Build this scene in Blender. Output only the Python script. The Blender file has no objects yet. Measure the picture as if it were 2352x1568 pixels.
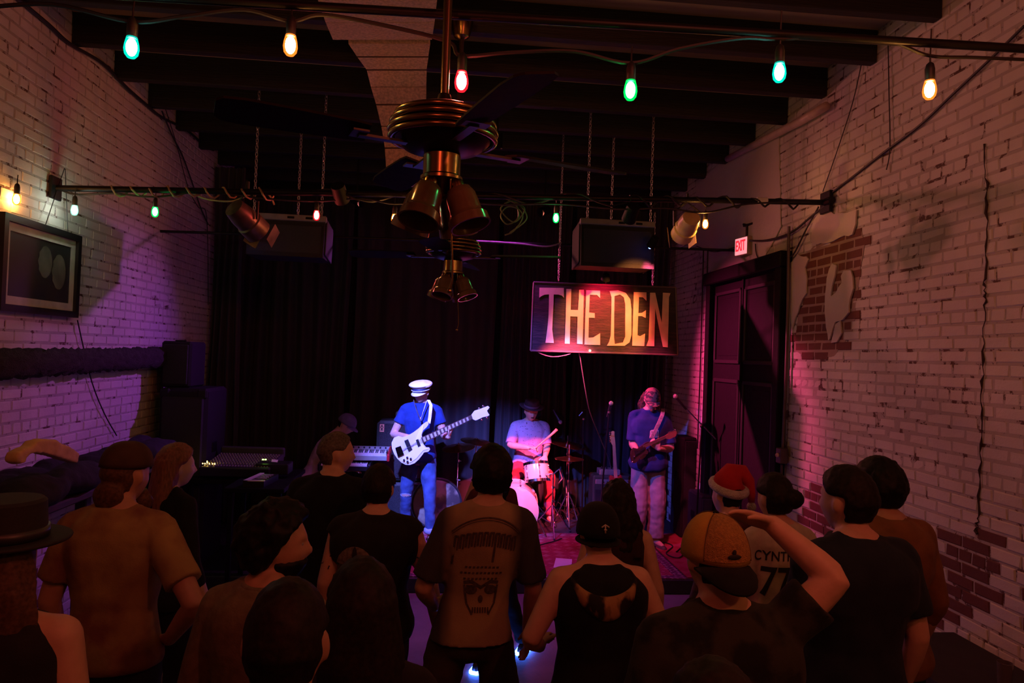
import bpy, bmesh, math, random
import numpy as np
from math import sin, cos, pi, radians, sqrt, atan2
from mathutils import Vector, Matrix, noise
from mathutils.bvhtree import BVHTree

random.seed(7)
SC = bpy.context.scene
COL = SC.collection

# ------------------------------------------------------------------ camera
YAW, PITCH, ROLL, FPX = .0897, .0201, .0354, 1658.0
EYE = Vector((0, 0, 2.2))
_f = Vector((sin(YAW)*cos(PITCH), cos(YAW)*cos(PITCH), sin(PITCH)))
_r0 = Vector((cos(YAW), -sin(YAW), 0)); _u0 = _r0.cross(_f)
_r = _r0*cos(ROLL) + _u0*sin(ROLL); _u = -_r0*sin(ROLL) + _u0*cos(ROLL)
cam = bpy.data.cameras.new('camera'); camo = bpy.data.objects.new('camera', cam); COL.objects.link(camo)
cam.sensor_width = 36; cam.lens = FPX/2352*36; cam.clip_start = .02; cam.clip_end = 60
camo.matrix_world = Matrix(((_r.x, _u.x, -_f.x, EYE.x), (_r.y, _u.y, -_f.y, EYE.y), (_r.z, _u.z, -_f.z, EYE.z), (0, 0, 0, 1)))
SC.camera = camo

def ray(x, y): return _r*((x-1176)/FPX) + _u*((784-y)/FPX) + _f
def P(x, y, Y):            # the world point that stands Y metres down the room
    d = ray(x, y); return EYE + d*(Y/d.y)
def PX(x, y, X):           # on a side wall
    d = ray(x, y); return EYE + d*(X/d.x)
def PZ(x, y, Z):           # on a level surface
    d = ray(x, y); return EYE + d*((Z-EYE.z)/d.z)

# ------------------------------------------------------------------ colour management, world
SC.view_settings.view_transform = 'Standard'; SC.view_settings.look = 'None'
SC.view_settings.exposure = 0.0; SC.view_settings.gamma = 1.0; SC.view_settings.use_curve_mapping = False
SC.cycles.use_denoising = True
SC.cycles.max_bounces = 5; SC.cycles.diffuse_bounces = 3; SC.cycles.glossy_bounces = 3
SC.cycles.transparent_max_bounces = 8; SC.cycles.caustics_reflective = False; SC.cycles.caustics_refractive = False
SC.cycles.sample_clamp_indirect = 4.0
W = bpy.data.worlds.new('night'); SC.world = W; W.use_nodes = True
W.node_tree.nodes['Background'].inputs[0].default_value = (.6, .35, .45, 1)
W.node_tree.nodes['Background'].inputs[1].default_value = .0012

# ------------------------------------------------------------------ lights of the room
def lamp(name, kind, loc, color, power, target=None, size=.1, cone=40, blend=.6):
    l = bpy.data.lights.new(name, kind); o = bpy.data.objects.new(name, l); COL.objects.link(o)
    l.color = color; l.energy = power; o.location = loc
    if kind == 'SPOT':
        l.spot_size = radians(cone); l.spot_blend = blend; l.shadow_soft_size = size
    elif kind == 'POINT': l.shadow_soft_size = size
    if target is not None:
        o.rotation_euler = (Vector(target)-Vector(loc)).to_track_quat('-Z', 'Y').to_euler()
    o['kind'] = 'helper'
    return o
# stage wash: small cans clamped to the rigging pipe and hung from the rear joists
BLUE_AT, PINK_AT, VIO_AT, MAG_AT = Vector((-.80, 5.42, 3.27)), Vector((1.35, 5.46, 3.25)), Vector((1.0, 8.5, 3.9)), Vector((-1.0, 8.5, 3.9))
lamp('blue_wash', 'SPOT', BLUE_AT, (.15, .17, 1.0), 2700, P(1030, 1030, 8.1), .04, 36, .7)
lamp('pink_wash', 'SPOT', PINK_AT, (1.0, .07, .16), 4600, P(1222, 1070, 8.7), .04, 22, .7)
lamp('red_wash', 'SPOT', P(1493, 568, 6.35), (1.0, .07, .20), 330, P(1485, 1060, 7.9), .04, 30, .8)
lamp('blue_fill', 'SPOT', BLUE_AT+Vector((.05, 0, 0)), (.10, .12, 1.0), 600, P(1430, 1050, 8.4), .04, 30, .8)
lamp('violet_wall', 'SPOT', VIO_AT, (.45, .07, .90), 340, (-2.8, 6.4, 1.7), .08, 42, 1.0)
lamp('rose_left', 'SPOT', VIO_AT+Vector((.1, 0, 0)), (1.0, .22, .14), 115, (-2.8, 5.0, 3.3), .08, 62, 1.0)
lamp('magenta_wall', 'SPOT', MAG_AT, (1.0, .05, .24), 2400, (2.95, 7.1, 1.8), .08, 38, 1.0)
lamp('rose_right', 'SPOT', MAG_AT+Vector((-.1, 0, 0)), (1.0, .24, .22), 300, (2.95, 4.3, 2.5), .08, 62, 1.0)
lamp('violet_stage', 'SPOT', (.4, 6.8, 4.1), (.60, .05, .70), 260, (.4, 7.3, .14), .1, 80, .9)
lamp('sign_red', 'SPOT', P(1392, 636, 6.80), (1.0, .01, .06), 80, P(1390, 730, 7.18), .02, 110, .9)
lamp('sign_amber', 'SPOT', P(1560, 540, 5.75), (1.0, .30, .07), 240, P(1385, 750, 7.18), .03, 38, .6)
lamp('amber_wall', 'SPOT', P(580, 515, 5.55), (1.0, .42, .10), 320, (2.95, 5.3, 3.5), .05, 18, 1.0)
# house bulbs: behind the viewer and one close under the joists
lamp('house_amber', 'POINT', (1.9, -.2, 3.30), (1.0, .28, .08), 17, None, .05)
lamp('house_red', 'POINT', (-.5, .2, 3.40), (1.0, .14, .08), 12, None, .05)
lamp('house_rose', 'POINT', (1.2, .5, 3.83), (1.0, .16, .12), 34, None, .05)
lamp('joist_amber', 'POINT', (-.25, 3.5, 4.08), (1.0, .32, .12), 10, None, .04)


# ------------------------------------------------------------------ materials
MATS = {}
def mat(name, col, rough=.6, metal=0, var=.15, scale=12, bump=0, bscale=None, spec=.5, emit=None, estr=0, col2=None, thr=None, sheen=0, coat=0, stretch=None, trans=0, world=False):
    if name in MATS: return MATS[name]
    m = bpy.data.materials.new(name); m.use_nodes = True; MATS[name] = m
    N, L = m.node_tree.nodes, m.node_tree.links; b = N['Principled BSDF']
    b.inputs['Roughness'].default_value = rough; b.inputs['Metallic'].default_value = metal
    b.inputs['Specular IOR Level'].default_value = spec
    if sheen: b.inputs['Sheen Weight'].default_value = sheen
    if coat: b.inputs['Coat Weight'].default_value = coat
    if trans: b.inputs['Transmission Weight'].default_value = trans
    if emit:
        b.inputs['Emission Color'].default_value = (*emit, 1); b.inputs['Emission Strength'].default_value = estr
    if world: src = N.new('ShaderNodeNewGeometry').outputs['Position']
    else: src = N.new('ShaderNodeTexCoord').outputs['Object']
    if stretch:
        mp = N.new('ShaderNodeMapping'); mp.inputs['Scale'].default_value = stretch; L.new(src, mp.inputs[0]); src = mp.outputs[0]
    nz = N.new('ShaderNodeTexNoise'); nz.inputs['Scale'].default_value = scale; nz.inputs['Detail'].default_value = 4
    L.new(src, nz.inputs['Vector'])
    rp = N.new('ShaderNodeValToRGB'); e = rp.color_ramp.elements
    if col2 is None:
        e[0].position, e[1].position = .3, .7
        e[0].color = (*[c*(1-var) for c in col], 1); e[1].color = (*[min(1, c*(1+var)) for c in col], 1)
    else:
        t = thr or (.45, .55); e[0].position, e[1].position = t
        e[0].color = (*col, 1); e[1].color = (*col2, 1)
    L.new(nz.outputs['Fac'], rp.inputs[0]); L.new(rp.outputs[0], b.inputs['Base Color'])
    if bump:
        n2 = N.new('ShaderNodeTexNoise'); n2.inputs['Scale'].default_value = bscale or scale*4; n2.inputs['Detail'].default_value = 5
        L.new(src, n2.inputs['Vector'])
        bp = N.new('ShaderNodeBump'); bp.inputs['Strength'].default_value = bump; bp.inputs['Distance'].default_value = .02
        L.new(n2.outputs['Fac'], bp.inputs['Height']); L.new(bp.outputs[0], b.inputs['Normal'])
    return m

def lampglass(k, core, tint, power):       # a bright filament body inside a shell of tinted, faintly glowing glass
    c = bpy.data.materials.new('filament_'+k); c.use_nodes = True; N, L = c.node_tree.nodes, c.node_tree.links; N.remove(N['Principled BSDF']); e = N.new('ShaderNodeEmission')
    e.inputs[0].default_value = (*[.5+.5*x for x in core], 1); e.inputs[1].default_value = power; L.new(e.outputs[0], N['Material Output'].inputs[0])
    g = bpy.data.materials.new('tinted_glass_'+k); g.use_nodes = True; N, L = g.node_tree.nodes, g.node_tree.links; N.remove(N['Principled BSDF'])
    t, e, a = N.new('ShaderNodeBsdfTransparent'), N.new('ShaderNodeEmission'), N.new('ShaderNodeAddShader'); t.inputs[0].default_value = (*core, 1); e.inputs[0].default_value = (*tint, 1); e.inputs[1].default_value = .9
    L.new(t.outputs[0], a.inputs[0]); L.new(e.outputs[0], a.inputs[1]); L.new(a.outputs[0], N['Material Output'].inputs[0]); return c, g

# ------------------------------------------------------------------ mesh helpers
class MB:
    def __init__(s): s.v = []; s.f = []
    def add(s, vs, fs):
        o = len(s.v); s.v += [tuple(v) for v in vs]; s.f += [tuple(i+o for i in f) for f in fs]; return s
    def box(s, c, d, R=None, bev=0):
        x, y, z = [k/2 for k in d]; b = min(bev, x*.9, y*.9, z*.9)
        if b <= 0:
            vs = [(sx*x, sy*y, sz*z) for sz in (-1, 1) for sy in (-1, 1) for sx in (-1, 1)]
            fs = [(0, 2, 3, 1), (4, 5, 7, 6), (0, 1, 5, 4), (2, 6, 7, 3), (0, 4, 6, 2), (1, 3, 7, 5)]
        else:
            vs, ix = [], {}
            for sx in (-1, 1):
                for sy in (-1, 1):
                    for sz in (-1, 1):
                        for a in range(3):
                            q = [sx*x, sy*y, sz*z]
                            for k in range(3):
                                if k != a: q[k] -= (sx, sy, sz)[k]*b
                            ix[(sx, sy, sz, a)] = len(vs); vs.append(tuple(q))
            fs = []
            for a in range(3):
                o1, o2 = [k for k in range(3) if k != a]
                for sg in (-1, 1):
                    q = []
                    for (p1, p2) in ((-1, -1), (1, -1), (1, 1), (-1, 1)):
                        t = [0, 0, 0]; t[a] = sg; t[o1] = p1; t[o2] = p2; q.append(ix[(*t, a)])
                    fs.append(tuple(q))
            for a in range(3):
                o1, o2 = [k for k in range(3) if k != a]
                for p1 in (-1, 1):
                    for p2 in (-1, 1):
                        t0 = [0, 0, 0]; t0[o1] = p1; t0[o2] = p2; t1 = list(t0); t0[a] = -1; t1[a] = 1
                        fs.append((ix[(*t0, o1)], ix[(*t1, o1)], ix[(*t1, o2)], ix[(*t0, o2)]))
            for sx in (-1, 1):
                for sy in (-1, 1):
                    for sz in (-1, 1): fs.append(tuple(ix[(sx, sy, sz, a)] for a in range(3)))
        c = Vector(c); return s.add([c+(R@Vector(v) if R else Vector(v)) for v in vs], fs)
    def tube(s, pts, r, n=8, cap=True):
        pts = [Vector(p) for p in pts]; k = len(pts); rr = r if isinstance(r, (list, tuple)) else [r]*k
        vs, fs = [], []; prev = None
        for i, p in enumerate(pts):
            t = (pts[min(i+1, k-1)]-pts[max(i-1, 0)]).normalized()
            if prev is None:
                a = t.orthogonal().normalized()
            else:
                a = (prev-t*prev.dot(t)); a = a.normalized() if a.length > 1e-6 else t.orthogonal().normalized()
            prev = a; b = t.cross(a)
            vs += [p+(a*cos(2*pi*j/n)+b*sin(2*pi*j/n))*rr[i] for j in range(n)]
        for i in range(k-1):
            fs += [(i*n+j, i*n+(j+1) % n, (i+1)*n+(j+1) % n, (i+1)*n+j) for j in range(n)]
        if cap: fs += [tuple(range(n-1, -1, -1)), tuple((k-1)*n+j for j in range(n))]
        return s.add(vs, fs)
    def lathe(s, prof, n=24, M=None):      # profile of (r, z) about z
        vs, fs = [], []; k = len(prof)
        for (r, z) in prof: vs += [Vector((r*cos(2*pi*j/n), r*sin(2*pi*j/n), z)) for j in range(n)]
        for i in range(k-1): fs += [(i*n+j, i*n+(j+1) % n, (i+1)*n+(j+1) % n, (i+1)*n+j) for j in range(n)]
        if prof[0][0] > 1e-5: fs.append(tuple(range(n-1, -1, -1)))
        if prof[-1][0] > 1e-5: fs.append(tuple((k-1)*n+j for j in range(n)))
        return s.add([M@v if M else v for v in vs], fs)
    def ball(s, c, r, n=12, k=8, M=None):
        r = Vector((r, r, r)) if not hasattr(r, '__len__') else Vector(r); c = Vector(c); vs, fs = [], []
        for i in range(k+1):
            a = -pi/2+pi*i/k
            for j in range(n):
                q = Vector((r.x*cos(a)*cos(2*pi*j/n), r.y*cos(a)*sin(2*pi*j/n), r.z*sin(a))); vs.append(c+(M@q if M else q))
        for i in range(k): fs += [(i*n+j, i*n+(j+1) % n, (i+1)*n+(j+1) % n, (i+1)*n+j) for j in range(n)]
        return s.add(vs, fs)
    def rings(s, rings, cap=True):
        n = len(rings[0]); vs = [p for r in rings for p in r]; k = len(rings); fs = []
        for i in range(k-1): fs += [(i*n+j, i*n+(j+1) % n, (i+1)*n+(j+1) % n, (i+1)*n+j) for j in range(n)]
        if cap: fs += [tuple(range(n-1, -1, -1)), tuple((k-1)*n+j for j in range(n))]
        return s.add(vs, fs)
    def torus(s, c, R, r, n=24, k=8, M=None, sy=1):
        vs, fs = [], []; c = Vector(c)
        for i in range(n):
            a = 2*pi*i/n
            for j in range(k):
                b = 2*pi*j/k; q = Vector(((R+r*cos(b))*cos(a), (R*sy+r*cos(b))*sin(a), r*sin(b))); vs.append(c+(M@q if M else q))
        fs = [(i*k+j, ((i+1) % n)*k+j, ((i+1) % n)*k+(j+1) % k, i*k+(j+1) % k) for i in range(n) for j in range(k)]
        return s.add(vs, fs)
    def slab(s, loops, nrm, th):           # polygon (with holes) given in 3D, thickened along nrm
        bm = bmesh.new(); es = []; bv = []
        for lp in loops:
            q = [bm.verts.new(p) for p in lp]; bv.append(q)
            es += [bm.edges.new((q[i], q[(i+1) % len(q)])) for i in range(len(q))]
        bmesh.ops.triangle_fill(bm, edges=es, use_beauty=True, use_dissolve=False, normal=nrm)
        bm.verts.index_update(); vs = [v.co.copy() for v in bm.verts]; fs = [tuple(v.index for v in f.verts) for f in bm.faces]
        ls = [[v.index for v in q] for q in bv]; bm.free()
        n = len(vs); nv = Vector(nrm).normalized()*th
        s.add(vs+[v+nv for v in vs], fs+[tuple(i+n for i in reversed(f)) for f in fs] +
              [(l[i], l[(i+1) % len(l)], l[(i+1) % len(l)]+n, l[i]+n) for l in ls for i in range(len(l))])
        return s
    def mesh(s, name, m=None, smooth=False):
        me = bpy.data.meshes.new(name); me.from_pydata([tuple(v) for v in s.v], [], s.f)
        bm = bmesh.new(); bm.from_mesh(me); bmesh.ops.recalc_face_normals(bm, faces=bm.faces); bm.to_mesh(me); bm.free()
        if smooth:
            me.polygons.foreach_set('use_smooth', [True]*len(me.polygons))
            if smooth is not True:
                try: me.set_sharp_from_angle(angle=radians(smooth))
                except Exception: pass
        if m: me.materials.append(m)
        return me
    def build(s, name, m=None, parent=None, smooth=False):
        return put(name, s.mesh(name, m, smooth), parent)

def put(name, me, parent=None):
    o = bpy.data.objects.new(name, me); COL.objects.link(o)
    if parent is not None: o.parent = parent
    return o
def tag(o, label, cat, group=None):
    o['label'] = label; o['category'] = cat
    if group: o['group'] = group
    return o
def empty(name, loc, label, cat, group=None, rz=0):
    o = bpy.data.objects.new(name, None); COL.objects.link(o); o.location = loc; o.rotation_euler = (0, 0, rz); o.empty_display_size = .1
    return tag(o, label, cat, group)
def struct(o): o['kind'] = 'structure'; return o
def copy_tree(o, parent=None):
    c = o.copy(); COL.objects.link(c); c.parent = parent
    for ch in list(o.children): copy_tree(ch, c)
    return c
def Rz(a): return Matrix.Rotation(a, 3, 'Z')
def Rx(a): return Matrix.Rotation(a, 3, 'X')
def Ry(a): return Matrix.Rotation(a, 3, 'Y')
def frame(d, up=(0, 0, 1)):                # 3x3 with z along d
    z = Vector(d).normalized(); x = Vector(up).cross(z)
    x = x.normalized() if x.length > 1e-4 else z.orthogonal().normalized()
    return Matrix((x, z.cross(x), z)).transposed()
def M4(R, t): return Matrix.Translation(Vector(t)) @ R.to_4x4()
def sag(a, b, d, n=8):
    a, b = Vector(a), Vector(b); return [a.lerp(b, i/n)-Vector((0, 0, d*4*(i/n)*(1-i/n))) for i in range(n+1)]
# ------------------------------------------------------------------ the room
XL, XR, YB, YF, ZB, ZC = -2.8, 2.95, 10.2, -2.5, 4.362, 4.592
def brickmat(name, c1, c2, c3, t1, t2):     # paint with grime, chipped through to red brick in small flakes
    m = bpy.data.materials.new(name); m.use_nodes = True; N, L = m.node_tree.nodes, m.node_tree.links; b = N['Principled BSDF']
    g = N.new('ShaderNodeNewGeometry').outputs['Position']
    def nz(s, d=6, r=.6):
        n = N.new('ShaderNodeTexNoise'); n.inputs['Scale'].default_value = s; n.inputs['Detail'].default_value = d; n.inputs['Roughness'].default_value = r
        L.new(g, n.inputs['Vector']); return n.outputs['Fac']
    def ramp(src, p0, p1):
        r = N.new('ShaderNodeMapRange'); r.inputs[1].default_value = p0; r.inputs[2].default_value = p1; L.new(src, r.inputs[0]); return r.outputs[0]
    def mix(f, a, c):
        x = N.new('ShaderNodeMix'); x.data_type = 'RGBA'; L.new(f, x.inputs[0])
        for k, v in ((6, a), (7, c)):
            if isinstance(v, tuple): x.inputs[k].default_value = (*v, 1)
            else: L.new(v, x.inputs[k])
        return x.outputs[2]
    base = mix(ramp(nz(1.6), .35, .7), c1, c2)
    base = mix(ramp(nz(9, 8, .7), t1, t1+.03), base, c3)
    base = mix(ramp(nz(30, 6, .75), t2, t2+.05), base, tuple(k*.35 for k in c3))
    L.new(base, b.inputs['Base Color']); b.inputs['Roughness'].default_value = .75; b.inputs['Specular IOR Level'].default_value = .25
    bp = N.new('ShaderNodeBump'); bp.inputs['Strength'].default_value = .35; bp.inputs['Distance'].default_value = .012
    L.new(nz(22, 8, .7), bp.inputs['Height']); L.new(bp.outputs[0], b.inputs['Normal'])
    return m
PAINT = brickmat('painted_brick', (.62, .60, .56), (.50, .47, .44), (.20, .09, .06), .70, .70)
MORTAR = brickmat('painted_mortar', (.46, .43, .40), (.34, .31, .29), (.10, .055, .045), .56, .62)
BARE = brickmat('bare_brick', (.165, .062, .045), (.10, .042, .034), (.30, .22, .18), .68, .72)
LIME = brickmat('lime_mortar', (.36, .27, .23), (.28, .2, .17), (.2, .1, .08), .66, .7)
PLAST = brickmat('old_plaster', (.60, .56, .52), (.52, .48, .44), (.25, .14, .1), .76, .8)
BLACK = mat('black_paint', (.003, .0027, .003), .7, bump=.2, scale=6, spec=.2)
MATTE = mat('black_matte', (.008, .008, .009), .8, scale=8)
IRON = mat('black_iron', (.015, .014, .014), .45, metal=.6)
RUBBER = mat('black_cable', (.012, .011, .011), .55)
CHROME = mat('chrome', (.8, .8, .8), .12, metal=1, var=.03)
BRASS = mat('aged_brass', (.27, .17, .065), .26, metal=1, var=.25, scale=9)
STEEL = mat('zinc_steel', (.42, .41, .42), .35, metal=.9)
GRILLE = mat('speaker_grille', (.02, .02, .022), .6, bump=.6, scale=90, bscale=260)

W_ = MB().box(((XL+XR)/2, (YB+YF)/2, -.05), (XR-XL, YB-YF, .1))
struct(W_.build('floor', mat('worn_concrete', (.17, .15, .15), .55, var=.35, scale=2.2, bump=.15, bscale=30, world=True)))
ceil = struct(MB().box(((XL+XR)/2, (YB+YF)/2, ZC+.05), (XR-XL, YB-YF, .1)).build('ceiling', mat('ceiling_boards', (.36, .27, .2), .8, var=.3, scale=3, stretch=(.3, 3, 1), world=True)))
bmat_ = mat('black_beam', (.010, .009, .009), .65, scale=5, bump=.25, stretch=(.3, 4, 4))
bme = MB().box((0, 0, 0), (XR-XL, .08, ZC-ZB), bev=.006).mesh('beam', bmat_)
yb = 4.8085+.04-.6732*10
while yb < YB-.2:
    if yb > YF+.1: put('beam', bme, ceil).location = ((XL+XR)/2, yb, (ZB+ZC)/2+.002)
    yb += .6732
back = struct(MB().box(((XL+XR)/2, YB+.06, 2.3), (XR-XL+.3, .12, 4.7)).build('wall_back', MATTE))
struct(MB().box(((XL+XR)/2, YF-.06, 2.3), (XR-XL+.3, .12, 4.7)).build('wall_front', mat('dark_wall', (.12, .08, .07), .8)))

def inside(p, poly):
    r = False; j = len(poly)-1
    for i in range(len(poly)):
        if (poly[i][1] > p[1]) != (poly[j][1] > p[1]) and p[0] < (poly[j][0]-poly[i][0])*(p[1]-poly[i][1])/(poly[j][1]-poly[i][1])+poly[i][0]: r = not r
        j = i
    return r
def pix(p):
    d = Vector(p)-EYE; z = d.dot(_f); return (1176+FPX*d.dot(_r)/z, 784-FPX*d.dot(_u)/z)
def wallpoly(pts, X): return [(q.y, q.z) for q in (PX(x, y, X) for x, y in pts)]

BARE_R = [wallpoly(p, XR) for p in (
    [(1866, 566), (1975, 528), (1985, 560), (1972, 600), (1978, 640), (1962, 700), (1958, 760), (1944, 790), (1912, 818), (1888, 830), (1850, 818), (1822, 806), (1824, 760), (1832, 722), (1848, 690), (1850, 640), (1846, 618), (1832, 600), (1836, 582)],
    [(2172, 1212), (2290, 1225), (2290, 1320), (2268, 1420), (2160, 1410), (2155, 1300)],
    [(1850, 1105), (1990, 1180), (1990, 1290), (1840, 1210)])]
def brick_variants(L, n, seed):
    rs = random.Random(seed); out = []
    for _ in range(n):
        j = lambda a: rs.uniform(-a, a)
        y, z, b = L/2, .0325, .006
        vs = [(-.03, -y, -z), (-.03, y, -z), (-.03, y, z), (-.03, -y, z)]
        vs += [(-.006, sy*y+j(.004), sz*z+j(.003)) for sy, sz in ((-1, -1), (1, -1), (1, 1), (-1, 1))]
        vs += [(j(.0018), sy*(y-b)+j(.004), sz*(z-b)+j(.003)) for sy, sz in ((-1, -1), (1, -1), (1, 1), (-1, 1))]
        fs = [(k+a, k+(a+1) % 4, k+4+(a+1) % 4, k+4+a) for k in (0, 4) for a in range(4)]+[(8, 9, 10, 11)]
        out.append((vs, fs))
    return out
def brick_wall(name, X, sgn, y0, y1, bare, door, seed):
    wall = struct(MB().box((X-sgn*(.075+.0075), (YB+YF)/2, 2.3), (.15, YB-YF, 4.6)).build(name, MORTAR))
    rs = random.Random(seed); R = Rz(0 if sgn > 0 else pi)
    var = {k: brick_variants(L, 5, seed+i) for i, (k, L) in enumerate((('s', .207), ('h', .098)))}
    mesh = {}
    for k in var:
        for i, (vs, fs) in enumerate(var[k]):
            for mm in (PAINT, BARE):
                q = MB(); q.add([R@Vector(v) for v in vs], fs); mesh[(k, i, mm.name)] = q.mesh('brick', mm)
    items = []
    for c in range(int(ZC/.075)+1):
        z = .0375+.075*c; hd = c % 6 == 3; pitch = .105 if hd else .214
        if z > ZC-.01: break
        y = y0-(c % 2)*pitch/2-rs.uniform(0, .02)
        while y < y1:
            yc = y+pitch/2; y += pitch
            if door and door[0] < yc < door[1] and z < door[2]: continue
            isb = any(inside((yc, z), p) for p in bare)
            if not isb and z < 1.15: isb = rs.random() < .13
            n = noise.noise(Vector((yc*.8, z*.9, seed)))
            dep = -.0045+.007*n
            if z < 1.6: dep += .003
            if isb: dep = -.003
            items.append((yc, z, 'h' if hd else 's', rs.randrange(5), isb, X+sgn*max(-.0065, min(.002, dep))))
    def size(it):
        p = (X, it[0], it[1]); u, v = pix(p)
        if it[0] < .5 or not (-20 < u < 2372 and -20 < v < 1420): return 0
        return (2 if it[2] == 's' else 1)/it[0]**3
    items.sort(key=size, reverse=True)
    for it in items[:300]:
        put('brick', mesh[(it[2], it[3], (BARE if it[4] else PAINT).name)], wall).location = (it[5], it[0], it[1])
    for mm, flag in ((PAINT, False), (BARE, True)):
        q = MB()
        for it in items[300:]:
            if it[4] == flag:
                vs, fs = var[it[2]][it[3]]; q.add([R@Vector(v)+Vector((it[5], it[0], it[1])) for v in vs], fs)
        if q.v:
            o = q.build('brickwork', mm, wall); o['kind'] = 'stuff'
    return wall
DOOR = (6.05, 7.86, 3.12)
wr = brick_wall('wall_right', XR, -1, 2.6, 10.1, BARE_R, (DOOR[0]-.06, DOOR[1]+.06, DOOR[2]+.05), 3)
wl = brick_wall('wall_left', XL, 1, 3.8, 10.1, [], None, 11)
# lime mortar behind the bare patch and the plaster left standing on it
def plaster(pts, th, m, name='plaster_patch', lift=0):
    q = MB(); rs = random.Random(len(pts)); loop = []
    w = [PX(x, y, XR) for x, y in pts]
    for i in range(len(w)):
        a, b = w[i], w[(i+1) % len(w)]; k = max(1, int((b-a).length/.05))
        for j in range(k):
            p = a.lerp(b, j/k); loop.append(Vector((XR-lift, p.y+rs.uniform(-.008, .008), p.z+rs.uniform(-.008, .008))))
    q.slab([loop], (-1, 0, 0), th); return q.build(name, m, wr)
plaster([(1866, 566), (1975, 528), (1985, 560), (1972, 640), (1958, 760), (1912, 818), (1850, 818), (1822, 806), (1832, 722), (1848, 690), (1832, 600)], .0015, LIME, 'mortar_bed', -.006)
Z3 = lambda L: [(1552+x/2.936, 450+y/2.936) for x, y in L]
plaster(Z3([(1065, 460), (1088, 475), (1080, 540), (1062, 600), (1052, 665), (1058, 680), (1090, 655), (1110, 610), (1130, 590), (1125, 540), (1140, 510), (1185, 505), (1205, 540), (1205, 620), (1185, 690), (1175, 790), (1130, 830), (1085, 855), (1050, 960), (1040, 980), (1020, 880), (1015, 720), (1025, 560), (1045, 490)]), .012, PLAST)
plaster(Z3([(925, 220), (940, 160), (985, 100), (1100, 120), (1225, 95), (1222, 190), (1200, 262), (1100, 284), (1040, 314), (960, 326), (922, 305)]), .012, PLAST)
plaster(Z3([(782, 450), (830, 395), (905, 420), (880, 485), (892, 560), (885, 660), (842, 740), (815, 820), (790, 900), (778, 760)]), .010, PLAST)
plaster(Z3([(1085, 870), (1120, 845), (1128, 930), (1090, 985), (1058, 992)]), .010, PLAST)
plaster([(1600, 425), (1680, 352), (1790, 310), (1795, 520), (1752, 600), (1640, 632), (1598, 560)], .008, PLAST)
# crack and step down the right wall: an old flue edge
q = MB(); rs = random.Random(5); pts = []
for (x, y) in ((2262, 330), (2268, 470), (2262, 640), (2262, 700), (2258, 860), (2252, 1000), (2248, 1180), (2240, 1230)):
    pts.append(PX(x, y, XR-.001))
full = []
for a, b in zip(pts, pts[1:]):
    for k in range(9): full.append(a.lerp(b, k/9)+Vector((0, rs.uniform(-.012, .012), 0)))
q.tube(full, [.002+.007*rs.random()**2 for _ in full], 5)
q.build('wall_crack', mat('soot', (.035, .02, .018), .9), wr)

# door
dl = struct(MB().box((XR+.02, (DOOR[0]+DOOR[1])/2, DOOR[2]/2), (.07, DOOR[1]-DOOR[0]-.1, DOOR[2]-.08)).build('door_1', BLACK))
q = MB(); y0, y1, zt = DOOR
q.box((XR-.03, y0+.05, zt/2), (.10, .11, zt), bev=.008); q.build('casing', BLACK, dl)
MB().box((XR-.03, y1-.05, zt/2), (.10, .11, zt), bev=.008).build('casing', BLACK, dl)
MB().box((XR-.04, (y0+y1)/2, zt+.01), (.13, y1-y0+.08, .14), bev=.012).build('lintel', BLACK, dl)
for (a, b, c, d) in ((6.25, 6.90, 2.22, 2.95), (7.02, 7.68, 2.22, 2.95), (6.25, 6.90, .3, 2.02), (7.02, 7.68, .3, 2.02)):
    q = MB(); X = XR-.02
    for (yy, zz, dy, dz) in (((a+b)/2, c, b-a, .04), ((a+b)/2, d, b-a, .04), (a, (c+d)/2, .04, d-c), (b, (c+d)/2, .04, d-c)): q.box((X, yy, zz), (.03, dy, dz), bev=.006)
    q.build('moulding', mat('worn_black_trim', (.012, .011, .011), .5), dl)
    MB().box((XR-.012, (a+b)/2, (c+d)/2), (.012, b-a-.12, d-c-.12), bev=.005).build('panel', BLACK, dl)
MB().box((XR-.02, 6.96, zt/2), (.025, .03, zt-.1)).build('meeting_strip', BLACK, dl)
MB().ball((XR-.07, 6.86, 1.08), .03).build('door_knob', BRASS, dl)

# stage and rug
st = struct(MB().box(((XL+XR)/2, (6.7+YB)/2, .07), (XR-XL, YB-6.7, .14), bev=.01).build('stage', mat('stage_black', (.02, .018, .018), .6, world=True)))
def rugmat(name, base, dark, pale, sc):
    m = bpy.data.materials.new(name); m.use_nodes = True; N, L = m.node_tree.nodes, m.node_tree.links; b = N['Principled BSDF']
    g = N.new('ShaderNodeTexCoord').outputs['Object']
    v = N.new('ShaderNodeTexVoronoi'); v.inputs['Scale'].default_value = sc; v.distance = 'MANHATTAN'; v.inputs['Randomness'].default_value = .25; L.new(g, v.inputs['Vector'])
    r = N.new('ShaderNodeValToRGB'); r.color_ramp.interpolation = 'CONSTANT'; e = r.color_ramp.elements
    e[0].position = 0; e[0].color = (*pale, 1); e[1].position = .16; e[1].color = (*dark, 1)
    for p, c in ((.3, base), (.46, dark), (.56, base), (.75, pale)): k = e.new(p); k.color = (*c, 1)
    L.new(v.outputs['Distance'], r.inputs[0])
    n = N.new('ShaderNodeTexNoise'); n.inputs['Scale'].default_value = 5; L.new(g, n.inputs['Vector'])
    mx = N.new('ShaderNodeMix'); mx.data_type = 'RGBA'; L.new(n.outputs['Fac'], mx.inputs[0]); L.new(r.outputs[0], mx.inputs[6]); mx.inputs[7].default_value = (*base, 1)
    L.new(mx.outputs[2], b.inputs['Base Color']); b.inputs['Roughness'].default_value = .95; b.inputs['Specular IOR Level'].default_value = .1
    return m
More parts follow.
